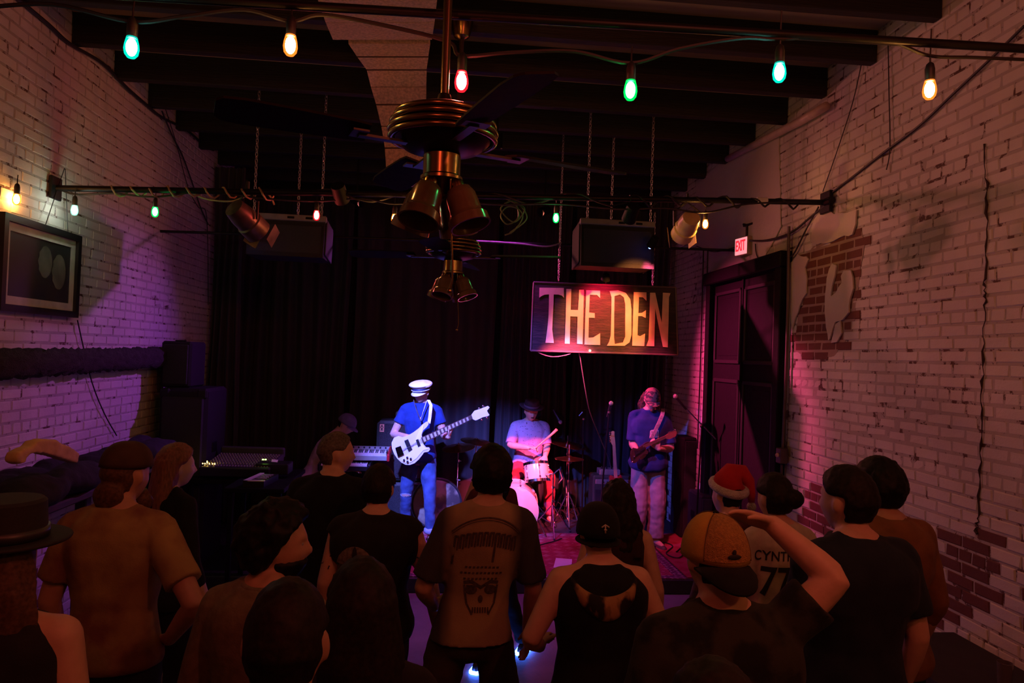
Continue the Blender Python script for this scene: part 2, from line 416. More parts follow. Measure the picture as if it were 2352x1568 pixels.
rug = empty('oriental_rug', (.6, 7.5, .14), 'worn red oriental rug with patterned border covering the front of the stage', 'rug')
MB().box((0, .1, .005), (3.3, 1.6, .01)).build('rug_field', rugmat('rug_field', (.34, .05, .08), (.16, .02, .05), (.42, .2, .22), 7), rug)
MB().box((0, -.745, .0055), (3.5, .09, .011)).build('rug_border', rugmat('rug_border', (.16, .05, .10), (.05, .02, .04), (.5, .36, .36), 16), rug)
MB().box((-1.7, .055, .0055), (.09, 1.5, .011)).build('rug_border', MATS.get('x') or bpy.data.materials['rug_border'], rug)
MB().box((1.7, .055, .0055), (.09, 1.5, .011)).build('rug_border', bpy.data.materials['rug_border'], rug)
rug2 = MB().box((2.62, 7.6, .146), (.5, 1.7, .012)).build('stage_rug', rugmat('rug2', (.3, .03, .05), (.2, .02, .04), (.36, .08, .1), 5)); tag(rug2, 'plain dark red rug beneath the guitarist beside the door', 'rug')

# black stage drapes, each with its own folds
DRAPE = mat('black_drape', (.034, .028, .036), .75, sheen=.15, scale=5, stretch=(6, 6, .5))
def drape(name, x0, x1, y, z0, z1, folds, amp, label, seed, group=None, x1b=None):
    rs = random.Random(seed); n = folds*8; ph = [rs.uniform(.6, 1.4) for _ in range(folds+2)]; rows = 8; rings = []
    for off in (0, .012):
        for i in range(rows):
            t = i/(rows-1); row = []
            for k in range(n+1):
                u = k/n; f = u*folds; w = sin(2*pi*f+.4*sin(f*1.7))*amp*ph[int(f)]*(.55+.45*t)
                xe = x1+((x1b if x1b is not None else x1)-x1)*t
                row.append((x0+(xe-x0)*u+.02*sin(5*t+f), y+w+off+.02*sin(3*t+f*.9), z1+(z0-z1)*t))
            rings.append(row)
    vs = [p for r in rings for p in r]; m = n+1; fs = []
    for o in (0, rows*m):
        fs += [(o+i*m+k, o+i*m+k+1, o+(i+1)*m+k+1, o+(i+1)*m+k) for i in range(rows-1) for k in range(n)]
    B = rows*m
    fs += [(k, k+1, B+k+1, B+k) for k in range(n)]+[((rows-1)*m+k, (rows-1)*m+k+1, B+(rows-1)*m+k+1, B+(rows-1)*m+k) for k in range(n)]
    fs += [(i*m, (i+1)*m, B+(i+1)*m, B+i*m) for i in range(rows-1)]+[(i*m+n, (i+1)*m+n, B+(i+1)*m+n, B+i*m+n) for i in range(rows-1)]
    o = MB().add(vs, fs).build(name, DRAPE, None, True); return tag(o, label, 'curtain', group)
drape('stage_curtain', -2.78, -1.33, 9.86, .15, 4.3, 8, .06, 'black backdrop curtain hanging behind the keyboards at stage left rear', 1)
drape('stage_curtain', -1.27, .64, 9.90, .15, 4.3, 7, .045, 'wide black backdrop curtain hanging behind the bass player', 2)
drape('stage_curtain', .71, 1.66, 9.84, .15, 4.3, 9, .06, 'black backdrop curtain in deep folds behind the drummer and cymbals', 3)
drape('stage_curtain', 1.74, 2.9, 9.90, .15, 4.3, 8, .055, 'black backdrop curtain below the hanging sign behind the guitarist', 4)
drape('side_curtain', -2.78, -2.42, 8.72, .15, 4.3, 4, .05, 'narrow black side curtain hanging against the end of the left brick wall', 5)
drape('side_curtain', 2.62, 2.9, 9.2, .15, 4.3, 3, .05, 'narrow black side curtain gathered at the far end of the right brick wall', 6, None, 2.8)
# ------------------------------------------------------------------ people
def headpt(d):                              # surface of a bare head along direction d, head-local, face towards +y
    x, y, z = d; p = Vector((x*.074, y*.097, z*.118))
    if p.z < 0:
        t = min(1, -p.z/.118)
        p.x *= 1-.30*t*t
        if y < 0: p.y *= 1-.45*t
        else: p.y = p.y*(1-.10*t)+.012*t*(y+.2)
    elif y < 0: p.y *= 1.06
    if y > .05:
        g = lambda a, b: math.exp(-a*a-b*b)
        ax = abs(p.x); f = min(1, (y-.05)/.3)
        dy = .024*g(p.x/.012, (p.z+.030)/.016)+.013*g(p.x/.010, (p.z+.008)/.022)
        dy -= .012*g((ax-.031)/.015, (p.z-.004)/.011)
        dy += .007*g((ax-.028)/.022, (p.z-.026)/.010)+.005*g((ax-.042)/.02, (p.z+.028)/.018)
        dy += .007*g(p.x/.022, (p.z+.058)/.006)+.008*g(p.x/.02, (p.z+.070)/.006)-.004*g(p.x/.025, (p.z+.064)/.003)
        dy += .011*g(p.x/.022, (p.z+.098)/.018)
        p.y += dy*f
    return p
DIRS = []
NA, NE = 56, 40
for i in range(NE+1):
    e = -pi/2+pi*i/NE
    for j in range(NA):
        a = 2*pi*j/NA; DIRS.append((cos(e)*cos(a), cos(e)*sin(a), sin(e)))
GRID_F = [(i*NA+j, i*NA+(j+1) % NA, (i+1)*NA+(j+1) % NA, (i+1)*NA+j) for i in range(NE) for j in range(NA)]
HEADP = [headpt(d) for d in DIRS]

def solid(B, voxel, it, m, name, parent, wr=0, wsc=9, wst=(1, 1, 1), adapt=0):
    me = B.mesh('t'); o = bpy.data.objects.new('t', me); COL.objects.link(o)
    r = o.modifiers.new('r', 'REMESH'); r.mode = 'VOXEL'; r.voxel_size = voxel; r.use_smooth_shade = True
    if it:
        s = o.modifiers.new('s', 'SMOOTH'); s.factor = .5; s.iterations = it
    dg = bpy.context.evaluated_depsgraph_get(); out = bpy.data.meshes.new_from_object(o.evaluated_get(dg))
    bpy.data.objects.remove(o); bpy.data.meshes.remove(me)
    if wr:
        n = len(out.vertices); co = np.empty(n*3); no = np.empty(n*3)
        out.vertices.foreach_get('co', co); out.vertices.foreach_get('normal', no)
        cc = co.reshape(-1, 3); h = np.array([noise.noise(Vector((c[0]*wsc*wst[0], c[1]*wsc*wst[1], c[2]*wsc*wst[2])))+.5*noise.noise(Vector((c[0]*wsc*2.3*wst[0]+9, c[1]*wsc*2.3*wst[1], c[2]*wsc*2.3*wst[2]))) for c in cc])
        out.vertices.foreach_set('co', (cc+no.reshape(-1, 3)*h[:, None]*wr).ravel())
    out.name = name; out.materials.clear(); out.materials.append(m)
    out.polygons.foreach_set('use_smooth', [True]*len(out.polygons))
    return put(name, out, parent)

def limb(B, pts, rad, n=14):                # tapered limb with rounded ends
    pts = [Vector(p) for p in pts]; q, r = [], []
    for i in range(len(pts)-1):
        for k in range(4):
            t = k/4; q.append(pts[i].lerp(pts[i+1], t)); r.append(rad[i]+(rad[i+1]-rad[i])*t)
    q.append(pts[-1]); r.append(rad[-1])
    d0 = (q[0]-q[1]).normalized(); d1 = (q[-1]-q[-2]).normalized()
    q = [q[0]+d0*r[0]*.85, q[0]+d0*r[0]*.5]+q+[q[-1]+d1*r[-1]*.5, q[-1]+d1*r[-1]*.85]; r = [r[0]*.5, r[0]*.86]+r+[r[-1]*.86, r[-1]*.5]
    B.tube(q, r, n)
def oval(B, c, X, Y, n=18):                 # one ring
    return [Vector(c)+Vector(X)*cos(2*pi*k/n)+Vector(Y)*sin(2*pi*k/n) for k in range(n)]

def hand(B, w, d, pn, ts, curl=25, k=1.0, thumb=1.0, spread=5):
    d = Vector(d).normalized(); pn = Vector(pn); pn = (pn-d*pn.dot(d)).normalized(); s = d.cross(pn).normalized()
    if s.dot(Vector(ts)) < 0: s = -s
    w = Vector(w); rg = []
    for t, a, b in ((-.02, .026, .02), (0, .029, .020), (.03, .037, .019), (.065, .043, .017), (.09, .042, .014), (.10, .034, .009)):
        rg.append(oval(B, w+d*t*k, s*a*k, pn*b*k, 14))
    B.rings(rg)
    for o, L in ((.031, .070), (.0105, .079), (-.0105, .073), (-.030, .056)):
        p = w+d*.082*k+s*o*k; pts = [p-d*.02*k]; pts.append(p); a = radians(curl*.7); dv = (d+s*(o*spread)).normalized()
        for j, fr in enumerate((.45, .31, .24)):
            q = dv*cos(a)+pn*sin(a); p = p+q*L*fr*k; pts.append(p); a += radians(curl)
        B.tube(pts, [x*k for x in (.009, .0098, .0092, .0085, .0065)], 8)
    p0 = w+d*.018*k+s*.024*k; v = (d*.62+s*.72*thumb+pn*.35).normalized(); p1 = p0+v*.042*k; v2 = (d*.85+s*.35+pn*.3).normalized(); p2 = p1+v2*.032*k; p3 = p2+(v2+pn*.25).normalized()*.024*k
    B.tube([p0-v*.01, p0, p1, p2, p3], [x*k for x in (.012, .0145, .0118, .0105, .007)], 8)

HAIRL = lambda y: -.62 if y < -.25 else (-.62+.72*(y+.25)/.5 if y < .25 else .10+.48*min(1, (y-.25)/.55))
def haircap(B, M, thick, jit=.2, js=30, line=HAIRL, low=0):
    vs = []
    for d, p in zip(DIRS, HEADP):
        z0 = line(d[1])+low; m = max(0, min(1, (d[2]-z0)/.14)); m = m*m*(3-2*m)
        v = p.copy()
        if abs(d[0]) > .6 and -.42 < d[1] < .22 and -.5 < d[2] < .22: m = 0 if thick < .03 else m*.8
        t = thick*(1+jit*noise.noise(Vector(d)*js/6)+jit*noise.noise(Vector(d)*js/2))
        n = Vector((p.x/.0055, p.y/.0095, p.z/.0139)).normalized()
        vs.append(M@(v+n*(t*m-.016*(1-m))))
    B.add(vs, GRID_F)

SKIN = {}
def skin(k):
    c = {'fair': (.56, .33, .24), 'tan': (.42, .235, .16), 'pale': (.62, .40, .31), 'brown': (.27, .145, .095)}[k]
    return mat('skin_'+k, c, .5, var=.08, scale=20, bump=.05, spec=.4)
EYEW = mat('eye', (.30, .28, .27), .2, var=.1)

class Person: pass
def person(at, rz, h=1.75, fat=1.0, sk='fair', label='', arms=None, dz=0, lean=0, side=0, hyaw=0, hpitch=0, hroll=0, legs=None,
           shirt=None, sleeve=.55, trousers=None, shoes=None, hair=None, vox=.009, shoulder=1.0, hem=.87, neck=1.508, group=None, tank=False, face=False, female=False, cat='person', hgt=None):
    s = h/1.75; root = empty('person', at, label, cat, group, rz); M = Matrix.Rotation(rz, 4, 'Z'); M.translation = Vector(at); inv = M.inverted()
    p = Person(); p.root = root; p.s = s
    def T(v):
        x, y, z = v; z2 = max(0, z-.95); return Vector((s*(x+side*z2), s*(y+lean*z2*(1+.35*z2)), s*(z+dz*(1 if z > .5 else 0)-.12*abs(lean)*z2)))
    p.T = T
    sx = .160*shoulder*(.92 if female else 1)
    prof = [(.83, .07, .07, 0), (.86, .15, .105, -.005), (.93, .172, .122, -.012), (1.02, .152, .108, 0), (1.12, .145, .102, .004), (1.22, .160, .110, .002), (1.32, .178, .118, -.004), (1.405, .175, .110, -.012), (1.455, .140, .092, -.016), (1.492, .082, .072, -.012), (1.525, .060, .060, -.004)]
    if female: prof = [(.83, .07, .07, 0), (.86, .16, .11, -.01), (.93, .178, .125, -.018), (1.02, .145, .102, 0), (1.12, .122, .09, .004), (1.22, .135, .098, .008), (1.32, .15, .112, .010), (1.405, .15, .097, -.008), (1.455, .122, .080, -.014), (1.492, .068, .062, -.010), (1.525, .052, .052, -.003)]
    def torso(B, inf=0, z0=0, z1=9, flare=0, n=26):
        rg = []
        zs = [q[0] for q in prof]; z = max(z0, zs[0]); lst = [z]
        while z < min(z1, zs[-1])-.001: z = min(z+.025, z1, zs[-1]); lst.append(z)
        for z in lst:
            i = max(k for k in range(len(prof)) if prof[k][0] <= z+1e-6); i = min(i, len(prof)-2); a, b = prof[i], prof[i+1]; t = (z-a[0])/(b[0]-a[0])
            rx, ry, yo = [a[k]+(b[k]-a[k])*t for k in (1, 2, 3)]
            fk = 1+(fat-1)*(1 if z < 1.38 else max(0, (1.48-z)/.1)); rx *= fk; ry *= 1+(fat-1)*1.5*(1 if z < 1.38 else max(0, (1.48-z)/.1))
            rx *= (shoulder if z > 1.25 else 1)
            fl = flare*max(0, (1.12-z)/.25)
            ring = []
            for k in range(n):
                a_ = 2*pi*k/n; c, sn = cos(a_), sin(a_); e = .82
                X = (rx+inf+fl)*math.copysign(abs(c)**e, c); Y = (ry+inf+fl)*math.copysign(abs(sn)**e, sn)
                ring.append(T((X, yo+Y, z)))
            rg.append(ring)
        B.rings(rg)
    sh = {k: T((sg*sx, -.012, 1.428)) for k, sg in (('R', 1), ('L', -1))}
    A = {}
    for k, sg in (('R', 1), ('L', -1)):
        a = (arms or {}).get(k)
        if a is None: a = dict(el=(sg*(.232+.1*(fat-1)), -.04, 1.145), wr=(sg*(.25+.1*(fat-1)), .07, .89), d=(0, .12, -1), pn=(-sg, 0, 0), ts=(0, 1, 0), curl=22)
        a = dict(a); w = a.get('world')
        for key in ('el', 'wr'): a[key] = (inv@Vector(a[key])) if w else T(a[key])
        if w:
            for key in ('d', 'pn', 'ts'): a[key] = inv.to_3x3()@Vector(a[key])
        A[k] = a
    LG = {}
    for k, sg in (('R', 1), ('L', -1)):
        l = (legs or {}).get(k) or dict(hip=(sg*.092, -.005, .90), kn=(sg*.105, .015, .49), an=(sg*.115, -.02, .085), toe=(sg*.25, 1, 0))
        LG[k] = {q: Vector(l[q])*s for q in ('hip', 'kn', 'an')}; LG[k]['toe'] = Vector(l['toe']).normalized()
        if dz: LG[k]['hip'] = T((l['hip'][0], l['hip'][1], l['hip'][2]))
    # head
    hc = T((0, .042, 1.622)); HM = Matrix.Translation(hc) @ Matrix.Rotation(hyaw, 4, 'Z') @ Matrix.Rotation(hpitch, 4, 'X') @ Matrix.Rotation(hroll, 4, 'Y') @ Matrix.Diagonal((s, s, s, 1))
    p.HM = HM
    B = MB()
    B.add([HM@v for v in HEADP], GRID_F)
    for sg in (1, -1):                      # ears
        B.ball((0, 0, 0), (.009, .017, .031), 10, 8); k = len(B.v)-10*9
        Mx = HM @ Matrix.Translation((sg*.076, -.012, -.004)) @ Matrix.Rotation(sg*-.35, 4, 'Z') @ Matrix.Rotation(.15, 4, 'X')
        B.v[k:] = [tuple(Mx@Vector(v)) for v in B.v[k:]]
    nk0 = T((0, -.010, 1.46)); nk1 = HM@Vector((0, -.018, -.055)); limb(B, [nk0, nk0.lerp(nk1, .5), nk1], [.064*s, .056*s, .055*s] if not female else [.056*s, .046*s, .046*s])
    torso(B, -.004)
    for sg in (1, -1): limb(B, [T((sg*.028, -.018, 1.508)), T((sg*.085, -.018, 1.460)), sh['R' if sg > 0 else 'L']], [.04*s, .046*s, .05*s])
    ar = (.92 if female else 1)*(1+.35*(fat-1))
    for k, sg in (('R', 1), ('L', -1)):
        a = A[k]; limb(B, [T((sg*.07, -.012, 1.44)), sh[k]], [.055*s, .057*s*ar])
        m1 = sh[k].lerp(a['el'], .4); m2 = a['el'].lerp(a['wr'], .3)
        limb(B, [sh[k], m1, a['el'], m2, a['wr']], [x*s*ar for x in (.057, .051, .041, .041, .028)])
        hand(B, a['wr'], a['d'], a['pn'], a['ts'], a.get('curl', 25), s*.98*(1 if not female else .92), spread=a.get('spread', 5))
        l = LG[k]; limb(B, [l['hip'], l['hip'].lerp(l['kn'], .4), l['kn'], l['kn'].lerp(l['an'], .35), l['an']], [x*s*fat**.5 for x in (.088, .080, .056, .056, .037)])
        f = l['an']; limb(B, [f+Vector((0, 0, -.02)), f+l['toe']*.13*s+Vector((0, 0, -.05*s))], [.036*s, .028*s])
    p.body = solid(B, vox, 3, skin(sk), 'body', root)
    p.A, p.LG, p.sh = A, LG, sh
    if face:
        for sg in (1, -1):
            e = headpt(Vector((sg*.33, .94, .03)).normalized()); MB().ball(HM@(e+Vector((0, -.0055, 0))), .0108*s, 10, 8).build('eye', EYEW, root, True)
    if trousers:
        B = MB(); tm, tl = trousers; torso(B, .012, .84, 1.00)
        for k in 'RL':
            l = LG[k]; q = l['an']+(l['kn']-l['an'])*.02
            limb(B, [l['hip'], l['hip'].lerp(l['kn'], .4), l['kn'], l['kn'].lerp(q, .5)], [x*s*fat**.5 for x in (.098, .092, .070+tl, .066+tl)])
            B.tube([l['kn'], l['kn'].lerp(q, .3), l['kn'].lerp(q, .97)], [(.070+tl)*s, (.068+tl)*s, (.062+tl*1.1)*s], 16)
        p.trousers = solid(B, .012, 2, tm, 'trousers', root, .008*s, 11)
    if shirt:
        B = MB(); torso(B, .014 if not tank else .010, hem, neck, .02)
        if not tank:
            for k, sg in (('R', 1), ('L', -1)):
                a = A[k]; limb(B, [T((sg*.05, -.016, 1.480)), T((sg*.09, -.018, 1.458)), sh[k]], [.050*s, .054*s, .064*s*ar])
                if sleeve <= 1: e = sh[k].lerp(a['el'], sleeve); B.tube([sh[k], sh[k].lerp(e, .5), e], [.067*s*ar, .067*s*ar, (.070 if sleeve < .9 else .060)*s*ar], 16)
                else:
                    e = a['el'].lerp(a['wr'], sleeve-1); limb(B, [sh[k], a['el'], e], [.067*s*ar, .055*s*ar, .042*s*ar], 16)
        else:
            for sg in (1, -1): B.tube([T((sg*.10, .07, 1.34)), T((sg*.105, .03, 1.462)), T((sg*.102, -.06, 1.465)), T((sg*.10, -.105, 1.34))], .03*s, 10)
        p.shirt = solid(B, .0095, 2, shirt, 'shirt' if not tank else 'tank_top', root, .007*s, 8, (1, 1, .7))
    if shoes:
        for k in 'RL':
            l = LG[k]; f = l['an']; t = l['toe']; u = Vector((0, 0, 1)); w = t.cross(u); q = MB(); rg = []; z0 = f.z-.085*s
            for a, wd, ht in ((-.07, .022, .05), (-.055, .034, .085), (0, .038, .098), (.06, .042, .078), (.12, .048, .055), (.17, .042, .045), (.195, .02, .03)):
                c = f+t*a*s; c.z = z0
                rg.append([c+w*wd*s*cos(b)*(1 if sin(b) < 0 else .9)+u*s*(ht*max(0, sin(b))) for b in [2*pi*j/14 for j in range(14)]])
            q.rings(rg); q.build('shoe', shoes, root, True)
    if hair:
        m, kind = hair[0], hair[1]; B = MB(); v = .008
        if 'hat' in hair and kind not in ('long', 'bun', 'nape', 'longcurl'): haircap(B, HM, .006, .1)
        elif kind == 'crew': haircap(B, HM, .009, .1)
        elif kind == 'short': haircap(B, HM, .019, .12)
        elif kind == 'thick': haircap(B, HM, .026, .2, 24)
        elif kind == 'curly': haircap(B, HM, .034, .35, 34)
        elif kind == 'afro': haircap(B, HM, .030, .12, 40)
        elif kind == 'balding': haircap(B, HM, .010, .3, 30, lambda y: HAIRL(y) if y < .25 else .9)
        elif kind in ('long', 'bun', 'nape', 'longcurl'):
            haircap(B, HM, .022 if 'hat' not in hair else .007, .22)
            if kind in ('long', 'longcurl'):
                L = hair[2] if len(hair) > 2 else .42; rg = []
                for t in [i/9 for i in range(10)]:
                    z = .05-L*t; c = HM.translation+HM.to_3x3()@Vector((0, -.035-.05*min(1, 2*t), 0))+Vector((0, -.02*t, z*s)); w = .090+.040*min(1, 1.6*t)-.035*max(0, t-.7); dp = .082-.035*min(1, 1.8*t)
                    rg.append([c+(HM.to_3x3()@Vector((w*cos(a)*(1+.08*sin(7*a+2*t)*t), dp*sin(a), 0)))+Vector((0, 0, .03*t*sin(5*a))) for a in [2*pi*j/24 for j in range(24)]])
                B.rings(rg)
            if kind == 'bun': B.ball(HM@Vector((.03, -.115, .02)), (.058*s, .05*s, .052*s))
            if kind == 'nape': B.ball(HM@Vector((0, -.085, -.075)), (.06*s, .035*s, .06*s))
        p.hair = solid(B, v, 1, m, 'hair', root, .0032 if kind not in ('afro', 'curly', 'longcurl') else .009, 55 if kind not in ('curly', 'longcurl') else 30, (1, 1, .25) if kind in ('long',) else (1, 1, .6))
    return p

def wear(p, name, B, m, smooth=True):       # put head-local geometry on a person's head
    q = MB(); q.f = B.f; q.v = [tuple(p.HM@Vector(v)) for v in B.v]; return q.build(name, m, p.root, smooth)
def dome(rx, ry, rz, z0, back=1.0, n=28, k=9):
    B = MB(); rg = []
    for i in range(k+1):
        e = (pi/2)*i/k*.985; rg.append([(rx*cos(e)**.8*cos(a), ry*cos(e)**.8*sin(a)*(back if sin(a) < 0 else 1), z0+rz*sin(e)) for a in [2*pi*j/n for j in range(n)]])
    B.rings(rg); return B
def visor(r0, depth, width, z, drop, sgn=1, th=.006, n=14):
    B = MB(); top, bot = [], []
    for j in range(n+1):
        u = -1+2*j/n; a = u*1.15
        xi, yi = .086*sin(a)*width, r0*cos(a)
        xo, yo = xi*1.06, yi+depth*sqrt(max(0, 1-u*u))**.8
        for L, dzv in ((top, th/2), (bot, -th/2)):
            L.append(((xi, sgn*yi, z-.02*u*u+dzv), (xo, sgn*yo, z-drop*(1-u*u)-.02*u*u+dzv)))
    vs, fs = [], []
    for (i, o) in top+bot: vs += [i, o]
    m = 2*(n+1)
    for j in range(n): fs += [(2*j, 2*j+1, 2*j+3, 2*j+2), (m+2*j, m+2*j+2, m+2*j+3, m+2*j+1), (2*j+1, m+2*j+1, m+2*j+3, 2*j+3), (2*j, 2*j+2, m+2*j+2, m+2*j)]
    fs += [(0, m, m+1, 1), (2*n, 2*n+1, m+2*n+1, m+2*n)]
    return B.add(vs, fs)

def decal(p, target, polys, m, name, lift=.004, side=-1):   # flat print laid on the cloth: polygons in (x, z) of the person, cast on from behind
    bm = bmesh.new(); bm.from_mesh(target.data); tree = BVHTree.FromBMesh(bm); bm.free(); B = MB()
    for vs, fs in polys:
        out, miss = [], set()
        for i, (x, z) in enumerate(vs):
            h = tree.ray_cast(Vector((x, side*1.0, z)), Vector((0, -side, 0)))
            if h[0] is None: miss.add(i)
            out.append((h[0] or Vector((x, 0, z)))+Vector((0, side*lift, 0)))
        keep = [f for f in fs if not miss.intersection(f)]
        if keep: B.add(out, keep)
    if B.v:
        o = B.build(name, m, p.root)
        if len(polys) > 8: o['kind'] = 'stuff'
        return o
def strip(pts, w):                          # stroke as quads
    vs, fs = [], []; n = len(pts)
    for i, (x, z) in enumerate(pts):
        a = pts[max(0, i-1)]; b = pts[min(n-1, i+1)]; dx, dz_ = b[0]-a[0], b[1]-a[1]; l = math.hypot(dx, dz_) or 1
        vs += [(x-dz_/l*w/2, z+dx/l*w/2), (x+dz_/l*w/2, z-dx/l*w/2)]
    fs = [(2*i, 2*i+1, 2*i+3, 2*i+2) for i in range(n-1)]; return (vs, fs)
def disc(cx, cz, rx, rz, n=16, k=3):
    vs = [(cx, cz)]; fs = []
    for i in range(1, k+1): vs += [(cx+rx*i/k*cos(2*pi*j/n), cz+rz*i/k*sin(2*pi*j/n)) for j in range(n)]
    fs = [(0, 1+j, 1+(j+1) % n) for j in range(n)]
    for i in range(k-1): fs += [(1+i*n+j, 1+(i+1)*n+j, 1+(i+1)*n+(j+1) % n, 1+i*n+(j+1) % n) for j in range(n)]
    return (vs, fs)
def textpoly(body, cx, cz, size, sx=1.0, res=.02):
    cu = bpy.data.curves.new('t', 'FONT'); cu.body = body; cu.size = size; cu.align_x = 'CENTER'; cu.align_y = 'CENTER'; cu.offset = .012*size
    o = bpy.data.objects.new('t', cu); COL.objects.link(o); dg = bpy.context.evaluated_depsgraph_get(); me = bpy.data.meshes.new_from_object(o.evaluated_get(dg))
    bm = bmesh.new(); bm.from_mesh(me)
    bmesh.ops.triangulate(bm, faces=bm.faces)
    for _ in range(3):
        es = [e for e in bm.edges if e.calc_length() > res]
        if es: bmesh.ops.subdivide_edges(bm, edges=es, cuts=1); bmesh.ops.triangulate(bm, faces=bm.faces)
    bm.verts.index_update(); r = ([(cx+v.co.x*sx, cz+v.co.y) for v in bm.verts], [tuple(v.index for v in f.verts) for f in bm.faces]); bm.free()
    bpy.data.objects.remove(o); bpy.data.curves.remove(cu); bpy.data.meshes.remove(me); return r

HB = mat('black_hair', (.007, .006, .006), .55, var=.4, scale=90, bump=.06, bscale=200, spec=.15)
HD = mat('dark_brown_hair', (.013, .009, .008), .6, var=.4, scale=90, bump=.06, bscale=200, spec=.15)
HM_ = mat('brown_hair', (.085, .045, .028), .5, var=.4, scale=90, bump=.06, bscale=200, spec=.15)
HR = mat('auburn_hair', (.22, .075, .045), .45, var=.45, scale=30, bump=.3, stretch=(4, 4, .6))
HG = mat('greying_hair', (.10, .085, .08), .55, var=.4, scale=90, bump=.06, bscale=200, spec=.15)
def cloth(name, c, var=.18, **k): return mat(name, c, .85, var=var, scale=k.pop('scale', 14), bump=.12, bscale=180, sheen=.04, spec=.12, **k)
DENIM = cloth('dark_denim', (.03, .035, .055), .3); BLKJ = cloth('black_trousers', (.012, .012, .014)); SHOE = mat('dark_shoes', (.02, .018, .018), .5)
#PEOPLE#
# ------------------------------------------------------------------ tapering air duct under the joists
DUCT = mat('speckled_duct', (.66, .48, .38), .6, var=.3, scale=60, bump=.5, bscale=120)
duct = empty('air_duct', (-.35, 4.9, 3.9), 'pale speckled air duct that curves down from the ceiling behind the near fan', 'duct')
prof = [(712, 1012, -70, 3.35), (730, 1004, 0, 3.75), (748, 998, 52, 4.1), (765, 992, 92, 4.45), (800, 988, 100, 4.5), (820, 984, 130, 4.7), (842, 980, 160, 4.88), (852, 979, 200, 5.03), (864, 979, 240, 5.13), (876, 979, 290, 5.21), (884, 979, 340, 5.26), (888, 977, 405, 5.27)]
pts = [(P(a, y, Y), P(b, y, Y)) for a, b, y, Y in prof]; org = Vector(duct.location)
for i in range(len(pts)-1):
    if i == 3: continue
    (a, b), (c, d) = pts[i], pts[i+1]; n = (b-a).cross(c-a).normalized()
    if n.dot(EYE-a) < 0: n = -n
    e = -n*.12; g = (c-a)*.018; q = MB()
    vs = [a+g-org, b+g-org, d-g-org, c-g-org]; vs += [v+e for v in vs]
    q.add(vs, [(0, 1, 2, 3), (7, 6, 5, 4), (0, 4, 5, 1), (1, 5, 6, 2), (2, 6, 7, 3), (3, 7, 4, 0)]); q.build('duct_section', DUCT, duct)
q = MB()
for i in (5, 6, 8, 10): q.tube([pts[i][0]-org, pts[i][1]-org], .006, 6)
q.build('seam', mat('duct_seam', (.08, .05, .04), .8), duct)
q = MB(); a, b = P(886, 420, 5.28), P(970, 423, 5.28); q.box((a+b)/2-org+Vector((0, .05, .03)), ((b-a).length, .14, .05), bev=.008); q.build('duct_mouth', DUCT, duct)

# ------------------------------------------------------------------ ceiling fans
FANB = mat('fan_blade_wood', (.010, .006, .005), .75, var=.35, scale=4, stretch=(1, 12, 1), spec=.1)
SHADE = mat('amber_glass_shade', (.12, .075, .04), .22, var=.25, scale=10, spec=.6, coat=.4)
def fan(loc, angles, top, label):
    r = empty('ceiling_fan', loc, label, 'ceiling fan', None)
    MB().lathe([(.014, .10), (.014, top-loc[2]-.10)], 12).build('downrod', IRON if False else mat('dark_brass', (.10, .06, .03), .35, metal=.8), r, 40)
    MB().lathe([(.014, top-loc[2]-.13), (.05, top-loc[2]-.11), (.075, top-loc[2]-.04), (.075, top-loc[2])], 20).build('canopy', BRASS, r, 40)
    MB().lathe([(.02, .12), (.028, .09), (.10, .072), (.145, .048), (.158, .02), (.158, -.035), (.13, -.062), (.075, -.078), (.055, -.080)], 36).build('motor_housing', mat('dark_bronze', (.03, .02, .015), .4, metal=.8), r, 40)
    for z, R in ((.040, .155), (.016, .168), (-.008, .174), (-.030, .172)): MB().torus((0, 0, z), R, .0105, 40, 8).build('brass_ring', BRASS, r, True)
    MB().lathe([(.055, -.078), (.062, -.085), (.062, -.15), (.07, -.156), (.07, -.166), (.045, -.18), (.03, -.215), (.012, -.225)], 24).build('switch_housing', BRASS, r, 40)
    for a in angles:
        R = Rz(radians(a)); q = MB()
        q.box(R@Vector((.20, 0, -.060)), (.16, .03, .008), R); q.box(R@Vector((.28, 0, -.055)), (.05, .09, .006), R); q.build('blade_arm', MATS['dark_bronze'], r)
        q = MB(); prof_ = [(.25, .050), (.30, .058), (.45, .066), (.62, .070), (.68, .062), (.70, .04)]
        lo = [Vector((x, -w, -.050-w*.22)) for x, w in prof_]+[Vector((x, w, -.050+w*.22)) for x, w in reversed(prof_)]
        q.slab([[R@v for v in lo]], (0, 0, 1), .007); q.build('blade', FANB, r)
    for k in range(4):
        a = radians(45+90*k+12); d = Vector((cos(a)*.42, sin(a)*.42, -1)).normalized(); o = Vector((cos(a)*.062, sin(a)*.062, -.185)); M = M4(frame(-d), o)
        q = MB(); q.tube([(cos(a)*.03, sin(a)*.03, -.17), tuple(o)], .012, 8); q.lathe([(.02, .012), (.024, 0), (.022, -.02)], 14, M); q.build('lamp_holder', BRASS, r, 40)
        s = MB(); s.lathe([(.022, -.012), (.040, -.02), (.050, -.045), (.053, -.10), (.056, -.115), (.066, -.122), (.068, -.152), (.062, -.152), (.058, -.125), (.048, -.10), (.045, -.045), (.03, -.022)], 22, M); s.build('lamp_shade', SHADE, r, 45)
    ch = MB(); ch.tube([(.03, -.05, -.17), (.035, -.055, -.3), (.045, -.058, -.42), (.048, -.058, -.50), (.04, -.056, -.53)], .003, 6); ch.ball((.04, -.056, -.535), .008); ch.build('pull_chain', BRASS, r)
    return r
c1 = P(1018, 300, 2.39); fan(tuple(c1), (200, 290, 20, 110), ZB+.03, 'brass ringed ceiling fan with four bell shades nearest the viewer')
